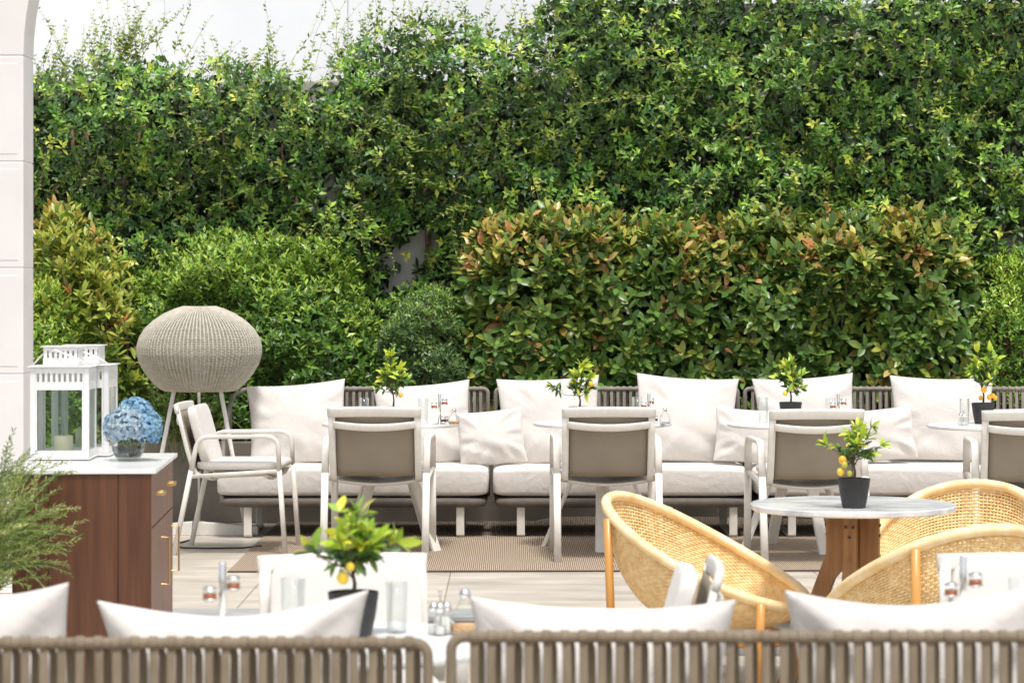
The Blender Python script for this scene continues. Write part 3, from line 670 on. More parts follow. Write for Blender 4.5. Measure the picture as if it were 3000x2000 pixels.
# ================================================================ SOFAS
def sofa(label, x0, x1, Yf, Yb, zfloor, zr, ropem, facing=-1, arm_left=False, group=None, rail_r=.013, legs=(), pitch=.0385, cushion_gap=.001, sc=1.0):
    """back rail at Yb, front at Yf; rope back wrapped from rail to base"""
    t = thing('sofa', ((x0+x1)/2, (Yf+Yb)/2, zfloor), 0, label, 'sofa', group); cx, cy = (x0+x1)/2, (Yf+Yb)/2
    a, b = x0-cx, x1-cx; yf, yb = Yf-cy, Yb-cy; s_ = 1 if yb > yf else -1       # s_: direction front -> back
    zt = zr; zb = .185; R_ = .028
    def arc(cx_, cz_, r_, a0, a1, n=6): return [(cx_+r_*math.cos(a0+(a1-a0)*k/n), yb, cz_+r_*math.sin(a0+(a1-a0)*k/n)) for k in range(n+1)]
    right = arc(b-R_-rail_r, zt-R_, R_, PI/2, 0)+[(b-rail_r, yb, zb)]
    if arm_left:
        xl = a+rail_r
        left = [(xl+.02, yf+s_*.03, zb+.02), (xl+.01, yf+s_*.10, zb+.16), (xl, yf+s_*.30, zb+.40), (xl+.005, yf+s_*.52, zt-.12), (xl+.02, yb-s_*.10, zt-.035), (xl+.07, yb-s_*.02, zt-.005), (xl+.15, yb, zt)]
    else:
        left = [(a+rail_r, yb, zb)]+[(x, y, z) for x, y, z in arc(a+R_+rail_r, zt-R_, R_, PI, PI/2)]
    MB().tube(left+right, rail_r, 10).build('back_rail', ropem, t, smooth=True)
    # wrap of the rope round the rail + the two layers of ropes
    wv = MB(); xs = np.arange(a+(.17 if arm_left else .06), b-.05, pitch); r = np.random.default_rng(int(abs(x0)*100))
    for x in xs:
        for lay, off in ((-1, 0), (1, pitch*.40)):
            yy = yb-s_*.0+(lay if lay < 0 else 2.6)*rail_r*.75*(1 if s_ > 0 else 1); j = r.normal(0, .0012)
            wv.tube([(x+off*.2, yb, zt+rail_r*1.05) if lay < 0 else (x+off*.6, yb+rail_r*.9, zt+rail_r*.2), (x+off+j, yy, zt-.03), (x+off+j*1.5, yy, (zt+zb)/2), (x+off, yy, zb)], .01, 8, flat=(.0095 if lay < 0 else .0085, .0018), ref=(1,0,0))
        wv.tube([(x-.001, yb+rail_r*1.12*math.sin(q), zt+rail_r*1.12*math.cos(q)) for q in np.linspace(-2.3, 2.3, 9)], .01, 8, flat=(.0095, .002), ref=(1,0,0))
    if arm_left:
        for k in range(15):
            f = (k+1)/16; yy = yf+s_*.05+(yb-yf-s_*.08)*f; zz = float(np.interp(f, [0,.15,.4,.7,.9,1], [zb+.06, zb+.2, zb+.42, zt-.11, zt-.04, zt-.02]))
            wv.tube([(a+rail_r, yy, zz), (a+rail_r+.004, yy, zb)], .01, 8, flat=(.011, .0022), ref=(0,1,0))
    wv.build('rope_back', ropem, t, smooth=True)
    # base shell, seat cushion
    MB().superell((cx-cx, (yf+yb)/2, .205), (b-a)/2-.01, abs(yb-yf)/2, .033, .35, .12, 64, 13).build('base_frame', 'shell', t, smooth=True)
    sg = MB(); ph = r.uniform(0, 6, 6)
    def nz(x, y, z):
        return x, y, z+(.006*math.sin(x*5+ph[0])*math.sin(y*6+ph[1])+.004*math.sin(x*13+ph[2]+y*9) if z > 0 else 0)
    sg.superell(((a+b)/2, (yf+yb)/2+s_*-.035, .235+.09), (b-a)/2-cushion_gap, abs(yb-yf)/2-.045,   .088, .24, .08, 120, 23, nz)
    sg.build('seat_cushion', 'cushion', t, smooth=True)
    for lxx in legs:
        x = lxx-cx
        MB().tube([(x, yf+s_*.035, .19), (x, yf+s_*.035, .02), (x, yf+s_*.05, .010), (x, yb-s_*.06, .010), (x, yb-s_*.045, .02), (x, yb-s_*.045, .19)], .01, 8, flat=(.024, .008), ref=(1,0,0)).build('leg', 'cream_metal', t, smooth=False, bevel=.002)
    return t
SF, SB_ = 14.74, 15.52
GS = 'rope-backed sofas along the hedge'
def pxs(*a): return [PX(p, SF) for p in a]
sofa('leftmost rope-backed sofa by the wicker lamp, with a curved left arm', PX(632, SF), PX(1432, SF), SF, SB_, 0, .834, 'rope_grey', arm_left=True, group=GS, legs=pxs(724, 1348))
sofa('second rope-backed sofa from the left, below the left part of the long hedge', PX(1443, SF), PX(2203, SF), SF, SB_, 0, .834, 'rope_grey', group=GS, legs=pxs(1526, 2150))
sofa('third rope-backed sofa from the left, behind the third grey-backed chair', PX(2212, SF), PX(2957, SF), SF, SB_, 0, .834, 'rope_grey', group=GS, legs=pxs(2322, 2870))
sofa('rightmost rope-backed sofa, cut off by the right edge of the photo', PX(2966, SF), PX(3700, SF), SF, SB_, 0, .834, 'rope_grey', group=GS, legs=pxs(3040, 3600))
GF = 'sofas in the foreground seen from behind'
FY = 5.4; k_ = FY/F
sofa('taupe rope-backed sofa in the left foreground, seen from behind', (1270-1500)*k_-1.69, (1270-1500)*k_, FY+.78, FY, LOW, .831, 'rope', group=GF, legs=[-1.6, -.35], rail_r=.0120, cushion_gap=.02)
sofa('taupe rope-backed sofa in the right foreground, seen from behind', (1305-1500)*k_, (1305-1500)*k_+1.69, FY+.78, FY, LOW, .844, 'rope', group=GF, legs=[.1, 1.3], rail_r=.0120, cushion_gap=.02)
GC = 'big white cushions on the foreground sofas'
zc = 5.66
def fcush(a, b, yl, yr, seed, label, sag, rot=None, ear=.07):
    o = cushion(a/1.27551, b/1.27551, yl/1.27551, yr/1.27551, (HZ+(CH-.20)*F/zc)/1.27551, zc, label, seed, lean=-.20, t=.22, group=GC, ear=ear, sag=sag, rot=rot, wr=.016)
    o.location.y += .09
    return o
fcush(-420, 250, 1740, 1700, 61, 'big white cushion at the far left of the foreground, cut by the photo edge', .0, ear=.10)
fcush(312, 1108, 1752, 1722, 62, 'big white cushion on the left foreground sofa, below the largest citrus plant', .015, ear=.14)
fcush(1366, 2146, 1742, 1752, 63, 'big white cushion on the right foreground sofa, below the left rattan chair', .0, ear=.105)
fcush(2314, 3080, 1722, 1700, 64, 'big white cushion at the right foreground, below the condiment stand', .01, ear=.13)

# ================================================================ ARMCHAIRS
def build_armchair(loc, rz, label):
    t = thing('armchair', loc, rz, label, 'armchair', 'metal armchairs with sling backs')
    for s_ in (-1, 1):
        y = .268*s_; fl = (.0195, .0130)
        MB().tube([(-.30,y,.0), (-.205,y,.46)], .01, 12, flat=fl, ref=(0,1,0)).build('leg', 'cream_metal', t, smooth=True)
        MB().tube([(.305,y,.0), (.272,y,.46)], .01, 12, flat=fl, ref=(0,1,0)).build('leg', 'cream_metal', t, smooth=True)
        MB().tube([(-.205,y,.455),(-.188,y,.54),(-.178,y,.585),(-.165,y,.612),(-.145,y,.630),(-.115,y,.638),(.05,y,.640),(.200,y,.641),(.232,y,.636),(.254,y,.620),(.266,y,.595),(.272,y,.455)],
                  .01, 12, flat=(.0195,.012), ref=(0,1,0)).build('armrest', 'cream_metal', t, smooth=True)
        MB().tube([(-.20,y,.425),(.27,y,.455)], .01, 10, flat=(.014,.011), ref=(0,1,0)).build('seat_rail', 'cream_metal', t, smooth=True)
    bp = [(-.155,.425),(-.182,.435),(-.205,.47),(-.232,.56),(-.262,.68),(-.288,.785)]
    bf = MB()
    for s_ in (-1, 1): bf.tube([(x, .226*s_, z) for x, z in bp],   .01, 12, flat=(.018,.011), ref=(0,1,0))
    bf.tube([(-.290-.012*(1-(k/8)**2), .246*k/8, .786+.004*(1-(k/8)**2)) for k in range(-8, 9)], .01, 12, flat=(.027,.013), ref=(-.25,0,1))
    bf.build('back_frame', 'cream_metal', t, smooth=True)
    MB().tube([(-.284-.022*(1-(k/8)**2), .215*k/8, .722-.016*(1-(k/8)**2)) for k in range(-8, 9)], .01, 12, flat=(.019,.010), ref=(-.25,0,1)).build('back_rail', 'cream_metal', t, smooth=True)
    sl_ = MB()
    def slf(u, v):
        z = .445+v*.325; x = float(np.interp(z, [p[1] for p in bp], [p[0] for p in bp]))+.010
        return (x-.010*math.sin(PI*u)*(1-v*.5), (u-.5)*.416, z)
    sl_.grid(slf, 12, 10); sl_.build('back_sling', 'sling', t, smooth=True).modifiers.new('s', 'SOLIDIFY').thickness = .003
    ss = MB()
    ss.grid(lambda u, v: (-.16+u*.42, (v-.5)*.50, .430+.02*u-.028*math.sin(PI*v)), 10, 12); ss.build('seat_sling', 'cream_metal', t, smooth=True).modifiers.new('s', 'SOLIDIFY').thickness = .006
    for x in (-.12, .20):
        MB().tube([(x, .26*k/6, .425-.030*(1-(k/6)**2)+.02*(x+.12)) for k in range(-6, 7)], .01, 8, flat=(.014,.008), ref=(1,0,0)).build('crossbar', 'cream_metal', t, smooth=True)
    MB().superell((.045,0,.480), .235, .235, .028, .45, .2, 56, 15, lambda x,y,z: (x,y,z+.004*math.sin(9*x)*math.cos(8*y))).build('seat_cushion', 'cushion', t, smooth=True)
    ang = math.atan2(.262-.10, .38)
    bc = MB().superell((0,0,0),   .029, .218, .165, .28, .28, 48, 25, lambda x,y,z: (x+.004*math.sin(7*z+2*y),y,z))
    o = bc.build('back_cushion', 'cushion', t, smooth=True); o.location = (-.176, 0, .640); o.rotation_euler = (0, -.30, 0)
    return t
def chair_at(px, Yrear, rz, label, first=[None], z=0.0, local=(-.30, 0)):
    """px = photo x of the backrest centre, Yrear = distance of the rear feet"""
    c, s_ = math.cos(rz), math.sin(rz)
    X = PX(px, Yrear)-(c*local[0]-s_*local[1]); Y = Yrear-(s_*local[0]+c*local[1])
    if first[0] is None: first[0] = build_armchair((X, Y, z), rz, label); return first[0]
    return dup(first[0], (X, Y, z), rz, label)
chair_at(1096, 13.42, PI/2-.035, 'white metal armchair with taupe sling back, leftmost of those seen from behind')
chair_at(1784, 13.39, PI/2+.025, 'white metal armchair with taupe sling back facing the table with the stretched-out citrus')
chair_at(2393, 13.15, PI/2+.06, 'white metal armchair with taupe sling back, partly hidden by the rattan table plant')
chair_at(3020, 13.0, PI/2-.08, 'white metal armchair with taupe sling back, cut off by the right photo edge')
chair_at(535, 14.06, -.05, 'white metal armchair with cream cushions seen from the side, beside the wicker lamp')
chair_at(1003, 7.45, -PI/2+.16, 'white cushioned armchair facing the camera behind the largest citrus plant', z=LOW)
chair_at(2100, 7.2, PI-.03, 'white cushioned armchair seen edge-on in front of the left rattan chair', z=LOW)
chair_at(2995, 7.45, -PI/2-.05, 'white cushioned armchair at the right edge behind the condiment stand', z=LOW)

# ================================================================ TABLES
def bistro(px, Yc, z0, rot, label, r_=.385, zt=.695):
    X = PX(px, Yc); t = thing('round_table', (X, Yc, z0), rot, label, 'table', 'round white tables beside the sofas')
    MB().lathe([(0,zt-.018),(r_-.006,zt-.018),(r_,zt-.013),(r_,zt-.004),(r_-.004,zt),(0,zt)], 64).build('table_top', 'white_top', t, smooth=False)
    MB().lathe([(.09,zt-.045),(.11,zt-.02)], 20).build('hub', 'white_metal', t)
    for k in range(4):
        a = k*PI/2; c, s_ = math.cos(a), math.sin(a)
        MB().tube([(c*.045, s_*.045, zt-.03), (c*.33, s_*.33, 0)], .01, 10, flat=(.032,.012), ref=(-s_, c, 0)).build('leg', 'cream_metal', t)
    return t
tabs = {}
tabs[1] = bistro(1146, 14.20, 0, PI/4+.12, 'round white table behind the leftmost back-view chair, holding jam jars')
tabs[2] = bistro(1765, 14.22, 0, -.06, 'round white table behind the second back-view chair')
tabs[3] = bistro(2336, 14.10, 0, .35, 'round white table behind the third back-view chair, with a black plant pot')
tabs[4] = bistro(2925, 13.95, 0, .6, 'round white table at the right edge carrying the tree with orange fruits')
tabs[5] = bistro(1010, 6.15, LOW, .4, 'round white table in the foreground behind the left sofa back', zt=.735)
tabs[6] = bistro(2860, 6.15, LOW, .2, 'round white table in the foreground behind the right sofa back', zt=.735)

# rattan table
MY = 10.2; mx_ = PX(2499, MY); mz = LOW; zt = DZ(1474/1.27551, MY)-LOW
mt = thing('pedestal_table', (mx_, MY, LOW), .0, 'round grey marble table on a bolted wooden pedestal between the rattan chairs', 'table')
RT = .408
MB().lathe([(0,zt-.026),(RT-.008,zt-.026),(RT,zt-.020),(RT,zt-.005),(RT-.004,zt),(0,zt)], 80).build('table_top', 'marble', mt)
MB().lathe([(.022,.05),(.022,zt-.03)], 16).build('centre_rod', 'steel_dark', mt)
MB().lathe([(.17,zt-.040),(.17,zt-.027)], 24).build('top_plate', 'steel_dark', mt)
for k in range(4):
    a = k*PI/2+PI/4+.52; c, s_ = math.cos(a), math.sin(a)
    prf = [(.028,zt-.041),(.105,zt-.041),(.105,zt-.20),(.30,.02),(.30,0),(.235,0),(.07,zt-.30),(.028,zt-.25)]
    b = MB(); n = len(prf); th = .026
    vs = []
    for sd_ in (-th, th):
        for rr_, zz in prf: vs.append((c*rr_-s_*sd_, s_*rr_+c*sd_, zz))
    b.add(vs, [tuple(range(n))[::-1], tuple(range(n, 2*n))]+[(i, (i+1) % n, (i+1) % n+n, i+n) for i in range(n)])
    lg = b.build('leg', 'teak', mt, bevel=.003)
    for (dz, dd) in ((.085,-.014),(.085,.014),(.125,0)):
        bb = MB(); rr_ = .1062; p = Vector((c*rr_-s_*dd, s_*rr_+c*dd, zt-dz)); q_ = p+Vector((c, s_, 0))*.003
        bb.tube([p-Vector((c,s_,0))*.003, q_], .0065, 10); bb.build('bolt', 'steel_dark', lg)

# ================================================================ RATTAN CHAIRS
def build_rattan(loc, rz, label):
    t = thing('rattan_chair', loc, rz, label, 'chair', 'rattan basket chairs round the marble table')
    def rim(u):
        a = 2*PI*u; c, s_ = math.cos(a), math.sin(a)
        x = .405*c; y = .375*math.copysign(abs(s_)**.92, s_); z = .525-.205*c+.012*math.cos(2*a)
        return x, y, z
    MB().tube([rim(k/180) for k in range(180)], .0215, 12, closed=True, radii=[.0232 if k % 22 == 0 else .0213 for k in range(180)]).build('rim', 'rattan_pole', t, smooth=True)
    cb_ = (.045, 0, .235)
    def surf(u, v):
        def p(u, v):
            x, y, z = rim(u); h = max(0, min(1, v))
            k = math.sin(h*PI/2)**.80; q = (1-math.cos(h*PI/2))**1.05
            return Vector((cb_[0]+(x*.985-cb_[0])*k, cb_[1]+(y*.985-cb_[1])*k, cb_[2]+(z-.008-cb_[2])*q))
        e = .004; a = p(u, v); du = p(u+e, v)-p(u-e, v); dv = p(u, min(v+e, 1))-p(u, v-e); n_ = du.cross(dv)
        n_ = n_.normalized() if n_.length > 1e-12 else Vector((0,0,1))
        return tuple(a), tuple(n_)
    woven('basket', surf, 150, 54, 'rattan', t, hh=.0050, th=.0020, amp=.0026, v0=.05, v1=.985, warp_r=.0034)
    for u in (.115, .385, .615, .885):
        x, y, z = rim(u); k = 1.10; f = 1 if x > 0 else 1
        MB().tube([(x*1.06, y*1.06, z-.005), (x*1.03, y*1.03, z*.5), (x*.98, y*.98, 0)], .016, 12, radii=[.017,.017,.015]).build('leg', 'rattan_leg', t, smooth=True)
    MB().tube([(.33*math.cos(a)+.01, .31*math.sin(a), .215-.03*math.cos(a)) for a in np.linspace(0, 2*PI, 48, endpoint=False)], .011, 8, closed=True).build('under_ring', 'rattan_leg', t, smooth=True)
    return t
rc = build_rattan((PX(2070, 10.35), 10.35, LOW), -.42, 'honey rattan basket chair left of the marble table, seen from the side')
dup(rc, (PX(2790, 10.95), 11.0-.15, LOW), -PI/2-.42, 'honey rattan basket chair behind the marble table, its inside facing the camera')
dup(rc, (PX(2745, 9.35), 9.40, LOW), PI/2+.38, 'honey rattan basket chair in front of the marble table, its back to the camera')

# ================================================================ CABINET
cyf, cyb = 9.4, 10.42; cz = .757-LOW
cab = thing('cabinet', (PX(457, cyf), cyf, LOW), math.radians(3.0), 'dark reddish wooden cabinet with a white marble top and brass handles', 'cabinet')
cw, cl = .545, 1.0
MB().box(-cw, 0, 0, cl+.01, cz-.016, cz).build('marble_top', 'marble_white', cab, bevel=.002)
bx0, bx1, by0, by1 = -cw+.02, -.018, .014, cl-.012
MB().box(bx0+.004, bx1-.022, by0+.006, by1, .03, cz-.018).build('carcass', 'mahogany', cab)
for a, b in ((bx0, -.395), (-.393, -.140), (-.138, bx1)):
    MB().box(a, b, by0-.006, by0+.005, .03, cz-.018).build('end_panel', 'mahogany', cab, bevel=.001)
ym = (by0+by1)/2
for a, b in ((by0+.006, ym-.002), (ym+.002, by1)):
    dr = MB().box(bx1-.021, bx1, a, b, cz-.215, cz-.020).build('drawer_front', 'mahogany_light', cab, bevel=.001)
    MB().tube([(bx1, (a+b)/2-.035, cz-.105), (bx1+.028, (a+b)/2-.035, cz-.105), (bx1+.028, (a+b)/2+.035, cz-.105), (bx1, (a+b)/2+.035, cz-.105)], .005, 8, flat=(.007,.004), ref=(0,0,1)).build('handle', 'brass', dr)
    do = MB().box(bx1-.021, bx1, a, b, .035, cz-.222).build('door', 'mahogany_light', cab, bevel=.001)
    hy = b-.05 if a < ym-.1 else b-.06
    MB().tube([(bx1, hy, cz-.29), (bx1+.03, hy, cz-.29), (bx1+.03, hy, cz-.47), (bx1, hy, cz-.47)], .004, 8).build('handle', 'brass', do)
cabM = Matrix.Translation(cab.location) @ Matrix.Rotation(cab.rotation_euler.z, 4, 'Z')
def on_cab(x, y): return tuple(cabM @ Vector((x, y, cz)))

def build_lantern(loc, rz, label):
    t = thing('lantern', loc, rz, label, 'lantern', 'white metal lanterns on the cabinet')
    s_ = .105; H1 = .335; pw = .009
    for x in (-1, 1):
        for y in (-1, 1): MB().box(x*s_-(pw*2 if x > 0 else 0), x*s_+(0 if x > 0 else pw*2), y*s_-(pw*2 if y > 0 else 0), y*s_+(0 if y > 0 else pw*2), .012, H1-.001).build('corner_post', 'white_metal', t, bevel=.001)
    MB().box(-s_-.004, s_+.004, -s_-.004, s_+.004, .004, .011).build('base', 'white_metal', t, bevel=.001)
    for k in range(4):
        R_ = Matrix.Rotation(k*PI/2, 4, 'Z'); w_ = s_-pw*2-.0005; y0 = -s_+.001
        bd = MB(); bd.box(-w_, w_, y0, y0+.006, H1-.022, H1-.002); bd.box(-w_, w_, y0, y0+.006, H1-.082, H1-.053)
        nx = 10
        for i in range(nx): xx = -w_+2*w_*i/(nx-1)*(1-.0)-0; bd.box(max(-w_, xx-.005), min(w_, xx+.005), y0, y0+.006, H1-.053, H1-.022)
        bd.box(-w_, w_, y0, y0+.006, .012, .036)
        bd.box(-w_, -w_+.006, y0, y0+.006, .036, H1-.082); bd.box(w_-.006, w_, y0, y0+.006, .036, H1-.082)
        bd.build('side_panel', 'white_metal', t, xf=R_)
        MB().box(-w_+.006, w_-.006, y0+.002, y0+.004, .036, H1-.082).build('glass_pane', 'pane', t, xf=R_)
    MB().box(-s_-.010, s_+.010, -s_-.010, s_+.010, H1, H1+.003).build('roof', 'white_metal', t, bevel=.001)
    tp = MB(); q_ = .064; H2 = H1+.004
    for k in range(4):
        R_ = Matrix.Rotation(k*PI/2, 4, 'Z'); b = MB(); y0 = -q_
        b.box(-q_, q_-.004, y0, y0+.003, H2, H2+.028); b.box(-q_, q_-.004, y0, y0+.003, H2+.054, H2+.066)
        for xx in np.linspace(-q_+.008, q_-.012, 7): b.box(xx-.006, xx+.006, y0, y0+.003, H2+.028, H2+.054)
        for v in b.v: tp.v.append(tuple(R_ @ Vector(v)))
        n0 = len(tp.v)-len(b.v); tp.f += [tuple(i+n0 for i in f) for f in b.f]
    tp.build('chimney', 'white_metal', t)
    MB().box(-q_-.009, q_+.009, -q_-.009, q_+.009, H2+.067, H2+.070).build('cap', 'white_metal', t, bevel=.001)
    MB().tube([(-s_-.006, -.02, H1+.003), (-s_+.035, -.035, H1+.045), (-.02, -.075, H1+.060), (.06, -.078, H1+.03), (s_-.01, -.05, H1+.006)], .003, 6).build('handle', 'white_metal', t, smooth=True)
    return t
l1 = on_cab(-.415, .645); l2 = on_cab(-.36, .885)
cr = cab.rotation_euler.z
lan = build_lantern(l1, cr-.02, 'white slotted metal lantern with clear glass, the front one on the cabinet'); lan.scale = (1.08,)*3
dup(lan, l2, cr-.06, 'white metal lantern half hidden behind the front one on the cabinet')
for (lx_, ly_, lz_), lab, hh_ in ((l1, 'thick cream candle inside the front lantern', .080), (l2, 'thick cream candle inside the rear lantern', .095)):
    t = thing('candle', (lx_+.0, ly_, lz_+.012), 0, lab, 'candle', 'pillar candles in the lanterns')
    MB().lathe([(.0365,0),(.037,hh_-.004),(.034,hh_),(.02,hh_-.006),(0,hh_-.007)], 28).build('wax', 'candle', t, smooth=True)
    MB().tube([(0,0,hh_-.007),(.001,0,hh_+.006)], .0012, 5).build('wick', 'rubber', t)

# vase and hydrangeas
vz = on_cab(-.152, .52)
vs_ = thing('glass_vase', vz, 0, 'small clear glass bowl vase half full of water on the marble top', 'vase')
MB().lathe([(.030,.002),(.045,.012),(.056,.035),(.060,.058),(.064,.078),(.062,.078),(.058,.058),(.054,.035),(.043,.014),(0,.010)], 32).build('bowl', 'glass', vs_, smooth=True)
MB().lathe([(0,.012),(.041,.014),(.0525,.035),(.0560,.050),(0,.050)], 28).build('water', 'water', vs_, smooth=True)
hy = thing('hydrangea_bouquet', (vz[0]+.018, vz[1], vz[2]+.012), 0, 'round bunch of blue hydrangeas standing in the glass vase', 'flowers'); hy.scale = (1.06,)*3; vs_.scale = (1.1,)*3
r = np.random.default_rng(91)
for (ox, oy, oz, rad, hue) in ((-.012,-.035,.118,.060,0), (.042,-.008,.112,.056,1), (-.045,.012,.112,.055,1), (.004,.035,.145,.060,2), (.008,-.002,.155,.056,1), (-.052,-.012,.096,.045,0), (.052,.012,.088,.042,2)):
    rad *= 1.16; n_ = int(430*(rad/.06)**2); d = unit(r.normal(0, 1, (n_, 3))); d = d[d[:,2] > -.62]; n_ = len(d)
    c = np.array([ox, oy, oz])+d*rad*r.uniform(.90, 1.06, (n_, 1))
    base = [np.array((.68,.84,.97)), np.array((.42,.70,.95)), np.array((.26,.56,.93))][hue]
    pp, pa, pn, pc = [], [], [], []
    t1 = unit(np.cross(d, r.normal(0, 1, (n_, 3)))); t2 = np.cross(d, t1)
    cc = base[None]*r.uniform(.62, 1.12, (n_, 1))+r.uniform(0, .22, (n_, 1))*(r.random((n_,1)) < .5)
    for k in range(4):
        a = k*PI/2; q_ = t1*math.cos(a)+t2*math.sin(a); pp.append(c); pa.append(q_+d*.25); pn.append(d+r.normal(0,.35,(n_,3))); pc.append(cc)
    leaves('bloom', np.concatenate(pp), np.concatenate(pa), np.concatenate(pn), .0088, .0092, np.concatenate(pc), 'petal', hy, fold=.1, curl=.25)
    MB().tube([(ox*.15, oy*.15, .002), (ox*.5, oy*.5, oz*.5), (ox, oy, oz)], .0035, 6).build('stem', 'green_stem', hy, smooth=True)

# ================================================================ KUMQUATS
def kumquat(px, Y, z, label, seed, pot=True, ht=.20, cr_=.085, n=130, fruits=(), Lf=.052, side=0, top=.6, pot_h=.115, pot_r=.063, young=.45):
    r = np.random.default_rng(seed); X = PX(px, Y)
    t = thing('citrus_tree', (X, Y, z), 0, label, 'potted tree', 'small citrus trees in black pots on the tables')
    p = MB().lathe([(pot_r*.66,.0),(pot_r*.72,.004),(pot_r*.90,pot_h*.55),(pot_r,pot_h*.97),(pot_r,pot_h),(pot_r-.004,pot_h),(pot_r-.006,pot_h*.88),(0,pot_h*.88)], 40).build('pot', 'black_pot', t, smooth=False)
    MB().lathe([(0,.012),(pot_r-.007,.008),(pot_r-.008,0)], 24, c=(0,0,pot_h*.885)).build('soil', 'soil', t, smooth=True)
    z0 = pot_h*.9; tr = MB(); tips = []
    tr.tube([(0,0,z0-.01),(.004,0,z0+ht*.2),(-.003,.003,z0+ht*.42)], .005, 7, radii=[.0065,.005,.004])
    for k in range(13):
        a = r.uniform(0, 6.28); el_ = r.uniform(.1, 1.25); ln = cr_*r.uniform(.7, 1.25)*(1 if el_ < .8 else 1.2)
        s0 = Vector((-.003, .003, z0+ht*r.uniform(.3, .5))); d = Vector((math.cos(a)*math.cos(el_), math.sin(a)*math.cos(el_), math.sin(el_)))
        e = s0+d*ln+Vector((0,0,ht*.1)); tr.tube([s0, (s0+e)/2+Vector((0,0,-.008)), e], .002, 5, radii=[.0028,.002,.0013]); tips.append((s0, e, d))
    for k in range(3):
        s0 = Vector((0,0,z0+ht*.45)); e = s0+Vector((r.uniform(-.35,.35)*cr_, r.uniform(-.2,.2)*cr_, ht*r.uniform(.5,.75)*top/.6)); tr.tube([s0, e], .002, 5, radii=[.0028,.0012]); tips.append((s0, e, (e-s0).normalized()))
    if side:
        s0 = Vector((0,0,z0+ht*.35)); e = s0+Vector((side, 0, ht*.25)); tr.tube([s0, s0+Vector((side*.5,0,.0)), e], .002, 5, radii=[.003,.002,.0014]); tips += [(s0+Vector((side*.6,0,.01)), e, Vector((side, 0, .05)).normalized())]*2
    tr.build('trunk', 'bark', t, smooth=True)
    pp, pa, pn, pl_, pc = [], [], [], [], []
    for i in range(n):
        s0, e, d = tips[i % len(tips)]; f = r.uniform(.25, 1.0) if i % 3 else 1.0
        q = s0+(e-s0)*f; a = Vector(r.normal(0, .75, 3))+d*.9+Vector((0,0,.1)); yg = (f > .9 and r.random() < young) or (q.z > z0+ht*.75 and r.random() < .75)
        pp.append(q); pa.append(a); pn.append(Vector((0,-.25,1))+Vector(r.normal(0,.45,3))); pl_.append(Lf*r.uniform(.6,1.15)*(1.1 if yg else .9))
        c = np.array([(.46,.66,.06),(.62,.76,.07),(.72,.72,.07),(.32,.52,.06)][r.integers(4)]) if yg else np.array([(.06,.14,.032),(.10,.21,.04),(.18,.29,.05)][r.integers(3)])
        pc.append(c*r.uniform(.8,1.2))
    leaves('foliage', np.array(pp), np.array(pa), np.array(pn), np.array(pl_), np.array(pl_)*.38, np.array(pc), 'leaf', t, fine=True, fold=.25, curl=.2)
    for (fx, fz, fy, m, rr_) in fruits:
        fo = MB().superell((fx, fy, z0+fz), rr_, rr_, rr_*1.08, 1, 1, 16, 11).build('fruit', m, t, smooth=True)
    return t
ztb = .695
kumquat(1152, 14.25, ztb, 'small citrus tree on the leftmost back table, one orange fruit, pot hidden by the chair', 71, fruits=((.042,.075,-.03,'fruit',.013),), cr_=.082, ht=.225, top=.75, n=260, pot_h=.085)
kumquat(1698, 14.25, ztb, 'small citrus tree with one long twig stretching left, on the second back table', 72, fruits=((.062,.135,-.03,'fruit',.014),), side=-.155, cr_=.075, ht=.205, n=240, pot_h=.085)
kumquat(2316, 14.15, ztb-.0, 'small citrus tree with two yellow fruits on the third back table', 73, fruits=((-.035,.062,-.05,'fruit_yellow',.014),(.010,.090,-.05,'fruit_yellow',.013)), cr_=.074, ht=.20, n=250)
kumquat(2880, 14.05, ztb, 'small citrus tree with a cluster of orange fruits near the right edge', 74, fruits=((-.005,.085,-.055,'fruit',.016),(.025,.045,-.05,'fruit',.014),(.045,.052,-.04,'fruit',.014),(-.018,.04,-.03,'fruit',.012),(.06,.04,-.03,'fruit',.013)), cr_=.105, ht=.24, n=240, Lf=.055)
kumquat(2502, 9.99, zt+LOW, 'small citrus tree in a black pot on the round marble table', 75, fruits=((-.052,.086,-.05,'fruit',.0155),(-.058,.040,-.045,'fruit_yellow',.015),(-.045,.068,-.06,'fruit_green',.012),(-.025,.035,-.06,'fruit_green',.011)), cr_=.092, ht=.18, n=270, Lf=.045)
kumquat(1035, 6.22, LOW+.735, 'largest citrus plant with big lime green leaves and yellow fruits in the left foreground', 76, fruits=((-.022,.050,-.05,'fruit_yellow',.0150),(-.004,.078,-.06,'fruit_yellow',.0105)), cr_=.098, ht=.150, n=230, Lf=.060, top=.40, pot_r=.062, pot_h=.11, young=.6)

# ================================================================ TABLEWARE
def tumbler(px, Y, z, label, h=.135, r_=.028):
    t = MB().lathe([(r_*.82,0),(r_*.86,.002),(r_,h),(r_-.0016,h),(r_*.82,.012),(0,.010)], 28).build('drinking_glass', 'glass', smooth=True)
    t.location = (PX(px, Y), Y, z); return tag(t, label, 'glass', 'tall clear tumblers on the tables')
tumbler(1067, 14.28, ztb, 'clear tumbler just left of the citrus tree on the leftmost back table', h=.135)
tumbler(1240, 14.05, ztb, 'clear tumbler right of the citrus tree on the leftmost back table', h=.14)
tumbler(1866, 14.25, ztb, 'clear tumbler left of the condiment stand on the second back table', h=.14)
tumbler(2236, 14.2, ztb, 'clear tumbler left of the citrus with two yellow fruits', h=.14)
tumbler(2433, 14.1, ztb, 'clear tumbler right of the citrus with two yellow fruits', h=.14)
tumbler(2826, 14.0, ztb, 'clear tumbler left of the citrus with orange fruits', h=.14)
tumbler(1162, 6.30, LOW+.735, 'tall clear tumbler in the foreground right of the largest citrus plant', h=.125, r_=.027)
